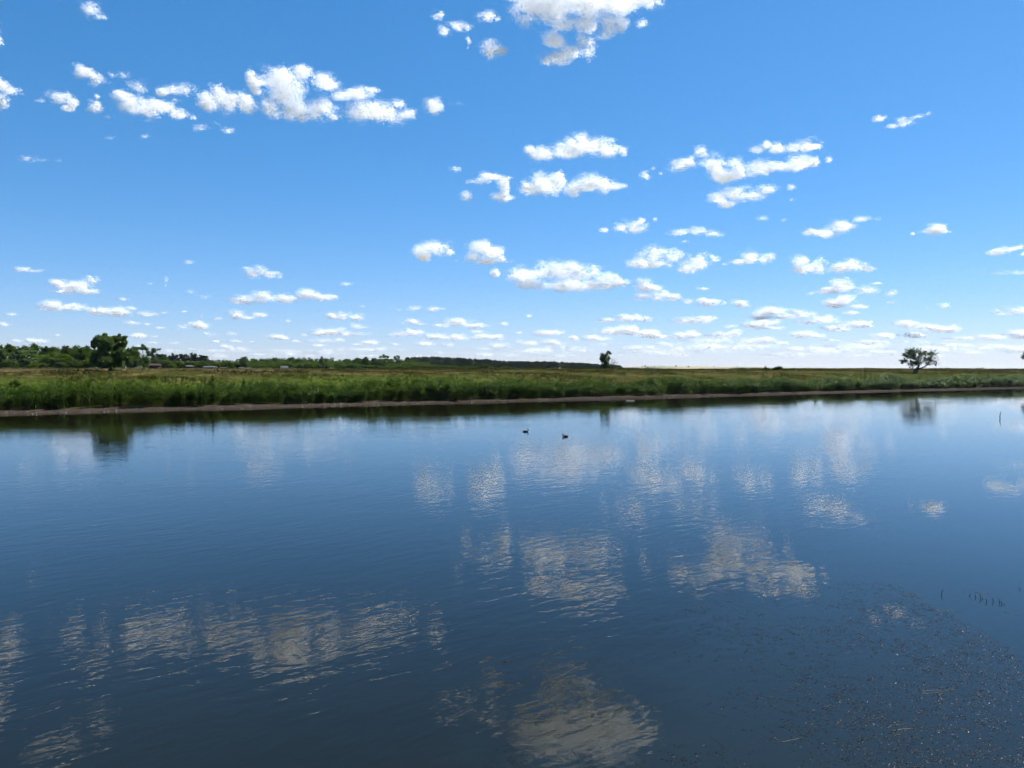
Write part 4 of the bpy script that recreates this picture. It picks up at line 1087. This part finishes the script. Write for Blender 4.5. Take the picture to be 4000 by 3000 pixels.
# clouds just above the frame that only the water mirrors
CLOUDS += [('white cloud mirrored in the near water by the picture edge', None, [(200, -60, 70, 26, .8), (280, -40, 50, 18, .7), (120, -90, 60, 24, .7)]),
           ('small cloud above the upper edge mirrored in the near water', None, [(-60, 150, 60, 40), (-90, 60, 60, 40)])]
K_FL, CL_SIZE, CL_JIT = 40.0, 1.45, 0.10
n_tot = 0
for ci, (label, grp, puffs) in enumerate(CLOUDS):
    ymax = max(p[1] + p[3] * 0.6 for p in puffs)
    el = max((HZ - ymax) / F, 0.016)
    Yd = 1150.0 / el
    Yd = min(Yd, 22000 + 500 * (ci % 7)) if el < 0.06 else Yd
    u = Yd / F
    cx = sum(p[0] * p[2] * p[3] for p in puffs) / sum(p[2] * p[3] for p in puffs)
    base = px(cx, ymax, Yd)
    flat = float(np.clip(1.0 - (HZ - ymax) / 900.0, 0, 1))
    Ps, Ns = [], []
    mean_r = sum(p[3] for p in puffs) / len(puffs)
    csz = CL_SIZE * (0.62 if mean_r < 11 else 0.78 if mean_r < 18 else 1.0)
    nsc = np.array([1.6, 1.4, 1.0]) * (9 + 0.75 * mean_r)
    for p in puffs:
        x, y, rx, ry = p[:4]; dn = p[4] if len(p) > 4 else 1.0
        rx, ry = rx * 1.33 + 2, ry * 1.30 + 1.5
        depth = min(rx, 1.4 * ry + 8) * 0.9
        n = int(K_FL / csz ** 2 * 3.1416 * rx * ry / 15.26 * 1.6 * (0.35 + 0.65 * dn)) + 60
        q = rand_unit(n) * (rng.random(n) ** (1 / 2.3))[:, None] * 1.3
        low = q[:, 2] < 0
        q[low, 2] *= (1.0 - 0.34 * flat)
        P = px(x, y, Yd) + q * np.array([rx, depth, ry]) * u + np.array([0, rng.normal(0, 0.15) * depth * u, 0])
        Q = P / u / nsc
        W = np.stack([fbm(Q * 0.9 + 31.7, 7 + ci, 2), fbm(Q * 0.9 + 71.3, 9 + ci, 2), fbm(Q * 0.9 + 5.1, 5 + ci, 2)], 1) - 0.5
        f = fbm(Q + W * 1.6, 40 + ci, 5, 0.66)
        r = np.linalg.norm(q, axis=1)
        v = 1.0 - r ** 1.7 + (f - 0.5) * (3.1 if dn > 0.75 else 3.8)
        th = 0.20 if dn > 0.75 else 0.30
        pk = np.clip((v - th) / 0.60, 0, 1) ** 1.2 * (dn ** 1.3)
        keep = rng.random(n) < pk
        Ps.append(P[keep]); Ns.append(q[keep] * np.array([1.0, 0.8, 1.0]))
    P = np.concatenate(Ps)
    if len(P) < 12: continue
    ctr = base
    # flakes lie along the puff's skin, so the light models the puffs softly
    Nn = np.concatenate(Ns) * 0.8 + np.array([0, 0, 0.45]) + rng.normal(0, CL_JIT, P.shape)
    Nn /= np.linalg.norm(Nn, axis=1)[:, None] + 1e-9
    ta = np.cross(Nn, rand_unit(len(P))); ta /= np.linalg.norm(ta, axis=1)[:, None] + 1e-9
    tb = np.cross(Nn, ta)
    sz = (u * 3.9 * csz * (0.55 + 0.75 * rng.random(len(P))))[:, None]
    Q = P - ctr
    Vv = np.stack([Q + ta * sz * .62, Q - ta * sz * .31 + tb * sz * .54, Q - ta * sz * .31 - tb * sz * .54], 1).reshape(-1, 3)
    Tv = np.arange(3 * len(P)).reshape(-1, 3)
    n_tot += len(P)
    me = tri_mesh('cloud', Vv, Tv)
    o = link_mesh('cloud', me, m_cloud, None, ctr)
    tag(o, label, 'cloud', grp)
print('cloud flakes', n_tot)
# ------------------------------------------------------------------ water birds
def grebe(name, label, x, y, Yd, pose, face):
    r0 = px(x, y, Yd)
    m = bpy.data.meshes.new('bird')
    if pose == 'preen':
        pts = [((-0.30, 0, .055), .030), ((-0.20, 0, .07), .085), ((-0.05, 0, .07), .115), ((0.10, 0, .075), .10), ((0.20, 0, .10), .06), ((0.235, 0, .17), .036), ((0.225, 0, .25), .030), ((0.18, 0, .295), .034), ((0.12, 0, .27), .040), ((0.095, 0, .225), .020), ((0.085, 0, .18), .008)]
    else:
        pts = [((-0.27, 0, .055), .030), ((-0.18, 0, .075), .085), ((-0.04, 0, .085), .125), ((0.10, 0, .085), .105), ((0.18, 0, .11), .07), ((0.20, 0, .16), .045), ((0.17, 0, .205), .042), ((0.10, 0, .215), .042), ((0.04, 0, .205), .018), ((0.00, 0, .195), .008)]
    m.from_pydata([p for p, _ in pts], [(i, i + 1) for i in range(len(pts) - 1)], [])
    o = bpy.data.objects.new(name, m); COL.objects.link(o)
    sk = o.modifiers.new('skin', 'SKIN'); sk.use_smooth_shade = True
    for v, (_, r) in zip(m.skin_vertices[0].data, pts): v.radius = (r * 1.0, r * 0.9)
    m.skin_vertices[0].data[2].use_root = True
    ss = o.modifiers.new('sub', 'SUBSURF'); ss.levels = 2; ss.render_levels = 2
    o.location = (r0[0], r0[1], -0.02)
    o.rotation_euler = (0, 0, 0 if face > 0 else math.pi)
    mt, N, L, out = new_mat('bird_plumage_mat')
    tc = N.new('ShaderNodeTexCoord'); sx = N.new('ShaderNodeSeparateXYZ'); L.new(tc.outputs['Object'], sx.inputs[0])
    nz = noise(N, L, tc.outputs['Object'], 14, 3)
    dark = mixc(N, L, nz, (0.012, 0.012, 0.014), (0.045, 0.034, 0.028))
    rust = mixc(N, L, nz, (0.16, 0.07, 0.04), (0.26, 0.13, 0.08))
    white = mixc(N, L, nz, (0.55, 0.50, 0.46), (0.75, 0.71, 0.67))
    flank = mth(N, L, 'MULTIPLY', mrange(N, L, sx.outputs[2], 0.075, 0.095), mrange(N, L, sx.outputs[2], 0.20, 0.17))
    if pose == 'preen':
        sel = mth(N, L, 'MULTIPLY', flank, mrange(N, L, sx.outputs[0], -0.10, 0.0)); sel = mth(N, L, 'MULTIPLY', sel, mrange(N, L, sx.outputs[0], 0.20, 0.15))
        c = mixc(N, L, sel, mixc(N, L, mrange(N, L, sx.outputs[0], 0.0, -0.2), dark, rust), white)
    else:
        sel = mth(N, L, 'MULTIPLY', flank, mrange(N, L, sx.outputs[0], 0.02, 0.08))
        c = mixc(N, L, sel, mixc(N, L, mrange(N, L, sx.outputs[2], 0.10, 0.13), dark, rust), white)
        c = mixc(N, L, mrange(N, L, sx.outputs[2], 0.18, 0.20), c, dark)
    p = N.new('ShaderNodeBsdfPrincipled'); L.new(c, p.inputs['Base Color']); p.inputs['Roughness'].default_value = 0.6
    L.new(p.outputs[0], out.inputs[0])
    m.materials.append(mt)
    o.scale = (.88, .88, .88)
    tag(o, label, 'bird', 'two water birds resting on the lake')
    # folded wing and crest feathers
    hx = (0.17, .30) if pose == 'preen' else (0.16, .235)
    mb = MB(); mb.tube([(hx[0], 0, hx[1]), (hx[0] + .03, 0, hx[1] + .035), (hx[0] + .05, 0, hx[1] + .045)], [.022, .016, .004], 6)
    mb.build('crest', m_dark, o, smooth=True)
    for sd in (-1, 1):
        mb = MB(); mb.tube([(-0.24, sd * .04, .115), (-0.10, sd * .085, .125), (0.06, sd * .085, .115), (0.12, sd * .07, .10)], [.008, .035, .038, .012], 6)
        mb.build('wing', m_dark if pose == 'preen' else m_rust, o, smooth=True)
grebe('preening_bird', 'dark water bird preening with its neck curved down onto its back', 2054, 1687, 58.5, 'preen', 1)
grebe('resting_bird', 'brown water bird with white breast and its head tucked back', 2207, 1706, 54.3, 'rest', -1)
# birds on the wing
def flyer(label, x, y, Yd, span, bank):
    p = px(x, y, Yd)
    r = empty('flying_bird', p); r.rotation_euler = (0.3, bank, 0.6); tag(r, label, 'bird', 'small dark birds in flight')
    k = span / 2
    mb = MB(); mb.tube([(0, -.55 * k, 0), (0, -.3 * k, .02), (0, .1 * k, .02), (0, .4 * k, 0), (0, .5 * k, 0)], [.02 * k, .1 * k, .13 * k, .07 * k, .01], 8); mb.build('body', m_dark, r, smooth=True)
    for sd in (-1, 1):
        V = [(sd * .08 * k, .18 * k, .03), (sd * .5 * k, .25 * k, .18 * k), (sd * k, -.15 * k, .12 * k), (sd * .5 * k, -.05 * k, .16 * k), (sd * .08 * k, -.2 * k, .02)]
        V2 = [(a_, b_, c_ - .025 * k) for a_, b_, c_ in V]
        mb = MB(); mb.add(V + V2, [(0, 1, 3, 4), (1, 2, 3), (5, 9, 8, 6), (6, 8, 7), (0, 4, 9, 5), (1, 0, 5, 6), (2, 1, 6, 7), (3, 2, 7, 8), (4, 3, 8, 9)])
        mb.build('wing', m_dark, r)
flyer('small dark bird flying low in the pale sky past the slim tree', 2665, 1385, 110, 0.42, 0.9)
flyer('small dark bird flying in front of the torn small cloud', 2451, 850, 150, 0.38, -0.5)

# ------------------------------------------------------------------ things standing in and floating on the water
m_wetwood = plain_mat('wet_wood_mat', [(0.3, (0.012, 0.012, 0.013)), (0.7, (0.04, 0.034, 0.028))], 8, 0.5)
u = 78.0
yw = 1636.0
Yd = H_CAM * F / (yw - HZ)
k = Yd / F
crop = [(1222, 950), (1195, 900), (1193, 860), (1215, 800), (1243, 750), (1256, 690), (1248, 645)]
B = px(3800 + 1222 / 11.06, yw, Yd)
mb = MB()
pts = [((cx_ - 1222) / 11.06 * k, 0.02 * i, (950 - cy_) / 11.06 * k) for i, (cx_, cy_) in enumerate(crop)]
pts = [(0.06, 0, -0.6)] + pts
mb.tube(pts, [.045, .042, .040, .038, .034, .030, .024, .016], 8)
o = mb.build('crooked_stick', m_wetwood, None, (B[0], B[1], 0), smooth=True)
tag(o, 'crooked dark stick standing out of the water far from the bank', 'stick')

def water_at(x, y):
    Yd = H_CAM * F / (y - HZ)
    return (x - 2000) / F * Yd, Yd
stubs = [(3688, 1.0, -0.4, 2330), (3797, .6, -.5, 2334), (3823, .8, .1, 2340), (3841, 1.0, .2, 2345), (3850, .45, .0, 2346), (3865, .8, .35, 2358), (3892, .9, .1, 2358), (3915, .9, .1, 2360), (3926, .8, .15, 2366), (3933, .3, -.2, 2369), (3996, .5, 0, 2309)]
stub_l = ['long bent stem stub standing apart before the row of stubs', 'short tilted stub at the start of the row of stubs']
for i, (x, hf, ln, yb) in enumerate(stubs):
    X_, Yd = water_at(x, yb)
    h = 0.10 * hf * (1.35 if i == 0 else 1.0)
    mb = MB()
    bend = ln * h
    mb.tube([(0, 0, -0.12), (0.005, 0, 0), (0.012 * (1 if i % 2 else -1) - bend * .3, 0, h * .5), (-bend, 0.01, h)], [.0065, .0065, .006, .0045], 7)
    o = mb.build('reed_stub', m_wetwood, None, (X_, Yd, 0), smooth=True)
    lb = stub_l[i] if i < 2 else ('short stub at the picture edge behind the row of stubs' if i == 10 else ORD[i - 2] + ' thin upright stub of the row above the weed bed, counting from the tilted one')
    tag(o, lb, 'stub', 'dead stubs in the water')
# pale floating strip near the far bank
m_foam = plain_mat('bleached_wood_mat', [(0.3, (0.25, 0.27, 0.21)), (0.7, (0.42, 0.44, 0.37))], 3, 0.8)
X_, Yd = water_at(2462, 1567)
mb = MB(); mb.tube([(-0.72, 0, .02), (-.4, .08, .05), (0, .1, .06), (.45, .06, .05), (.75, 0, .02)], [.03, .06, .07, .06, .02], 8)
tag(mb.build('floating_log', m_foam, None, (X_, Yd, 0), smooth=True), 'pale driftwood piece floating off the far reed bank', 'log')

# debris along the mud edge
m_peb = plain_mat('debris_mat', [(0.3, (0.14, 0.12, 0.10)), (0.7, (0.34, 0.31, 0.28))], 1.5, 0.9)
n = 900
t = -25 + 280 * rng.random(n) ** 1.2
s = np.abs(rng.normal(0, 1.0, n)) * 1.6 + 0.05
s = s + shore_wobble(t)
x, y = st_to_xy(s, t); z = ground_z(x, y)
P = np.stack([x, y, z + 0.02], 1)
Vs, Ts = [], []
for q in range(3):
    Vv, Tv = flakes(P + rng.normal(0, .05, P.shape) * [1, 1, .3], 0.05 + 0.12 * rng.random(n) ** 3, 1.6)
    Vs.append(Vv); Ts.append(Tv + q * 3 * n)
tag(link_mesh('shore_debris', tri_mesh('shore_debris', np.concatenate(Vs), np.concatenate(Ts)), m_peb), 'bits of pale debris strewn along the muddy shore', kind='stuff')

# ------------------------------------------------------------------ weed bed near the camera
m_weed, N, L, out = new_mat('pondweed_mat')
c, f = noise_ramp(N, L, [(0.3, (0.0015, 0.0022, 0.0028)), (0.62, (0.004, 0.0055, 0.006)), (0.8, (0.012, 0.014, 0.012))], 5.0, 4)
p = N.new('ShaderNodeBsdfPrincipled'); L.new(c, p.inputs['Base Color']); p.inputs['Roughness'].default_value = 0.42; p.inputs['Specular IOR Level'].default_value = 0.16
L.new(p.outputs[0], out.inputs[0])
def weed():
    # clusters of strands: centres denser toward the near bank corner
    nc = 11000
    cx = rng.random(nc) * 9.5 - 0.6
    cy = 8.2 + 9.0 * rng.random(nc) ** 1.1
    val = (cx - 2.2) * 0.5 + (13.0 - cy) * 0.35 + (fbm(np.stack([cx * .8, cy * .8, 0 * cx], 1), 61, 3) - 0.5) * 4.2
    keep = rng.random(nc) < np.clip((val - 0.1) / 3.4, 0, 1) ** 1.1
    cx, cy = cx[keep], cy[keep]
    k = 9
    ang = rng.random(len(cx)) * 6.283
    px_ = (cx[:, None] + np.cos(ang)[:, None] * np.linspace(-.10, .10, k)[None] + rng.normal(0, .018, (len(cx), k))).ravel()
    py_ = (cy[:, None] + np.sin(ang)[:, None] * np.linspace(-.10, .10, k)[None] + rng.normal(0, .018, (len(cx), k))).ravel()
    n = len(px_)
    a_ = rng.normal(0.25, 0.55, n) + math.pi * (rng.random(n) < .5)
    ln = 0.008 + 0.018 * rng.random(n); wd = ln * (0.18 + 0.16 * rng.random(n))
    tilt = np.abs(rng.normal(0.0, 0.17, n)) + 0.22 * (rng.random(n) < 0.035)
    d = np.stack([np.cos(a_), np.sin(a_), 0 * a_], 1)
    e = np.stack([-np.sin(a_), np.cos(a_), rng.normal(0, .10, n)], 1)
    z0 = rng.random(n) * 0.004 - 0.004
    C = np.stack([px_, py_, z0], 1)
    up = np.array([0, 0, 1.0])
    v0 = C - d * ln[:, None]
    v1 = C + e * wd[:, None] + up * (0.004 + tilt * ln * .5)[:, None]
    v2 = C + d * ln[:, None] + up * (tilt * ln)[:, None] * 1.2
    v3 = C - e * wd[:, None] + up * (0.004 + tilt * ln * .5)[:, None]
    V = np.stack([v0, v1, v2, v3], 1).reshape(-1, 3)
    o = (np.arange(n) * 4)[:, None]
    T = np.concatenate([o + [0, 3, 1], o + [1, 3, 2]])
    return tri_mesh('pondweed', V, T, True)
tag(link_mesh('pondweed', weed(), m_weed), 'dark glistening pondweed just breaking the near water surface', kind='stuff')
m_stem = plain_mat('pale_stem_mat', [(0.3, (0.06, 0.06, 0.03)), (0.7, (0.13, 0.125, 0.07))], 6, 0.5)
stems = [([(3200 + 1480 / 3.687, 2600 + 400 / 3.687), (3640, 2709), (3690, 2708), (3745, 2704)], 'upper long pale stem floating flat on the weed bed'),
         ([(3600, 2712), (3640, 2722), (3690, 2715), (3742, 2705)], 'bent pale stem crossing under the upper long stem'),
         ([(3480, 2860), (3500, 2846), (3525, 2844), (3560, 2842)], 'short forked pale stem floating low on the weed bed'),
         ([(3495, 2870), (3530, 2864), (3560, 2861), (3582, 2860)], 'thick pale stem lying below the forked one on the weed'),
         ([(3500, 2876), (3515, 2884), (3535, 2888)], 'small curved pale stem under the thick stem'),
         ([(3540, 2336), (3580, 2332), (3625, 2326)], 'thin pale stem floating before the long bent stub'),
         ([(3640, 2390), (3700, 2394), (3770, 2392)], 'flat pale stem floating below the row of stubs'),
         ([(3820, 2318), (3850, 2326), (3890, 2322)], 'short pale stem floating behind the row of stubs'),
         ([(3930, 2395), (3960, 2405), (4000, 2410)], 'pale stem running to the picture edge past the stubs'),
         ([(3040, 2900), (3060, 2915), (3110, 2905), (3150, 2895)], 'faint curved stem at the dark near edge of the weed')]
for pts, lb in stems:
    Q = [water_at(x, y) for x, y in pts]
    c0 = Q[0]
    mb = MB()
    fine = []
    for i in range(len(Q) - 1):
        for f in (0, .5): fine.append((Q[i][0] * (1 - f) + Q[i + 1][0] * f - c0[0], Q[i][1] * (1 - f) + Q[i + 1][1] * f - c0[1], 0.002 + rng.normal(0, .001)))
    fine.append((Q[-1][0] - c0[0], Q[-1][1] - c0[1], 0.003))
    r = 0.0055 if 'thick' in lb else 0.0038
    mb.tube(fine, list(np.linspace(r, r * .5, len(fine))), 6)
    tag(mb.build('floating_straw', m_stem, None, (c0[0], c0[1], 0), smooth=True), lb, 'straw', 'pale stems floating on the weed')
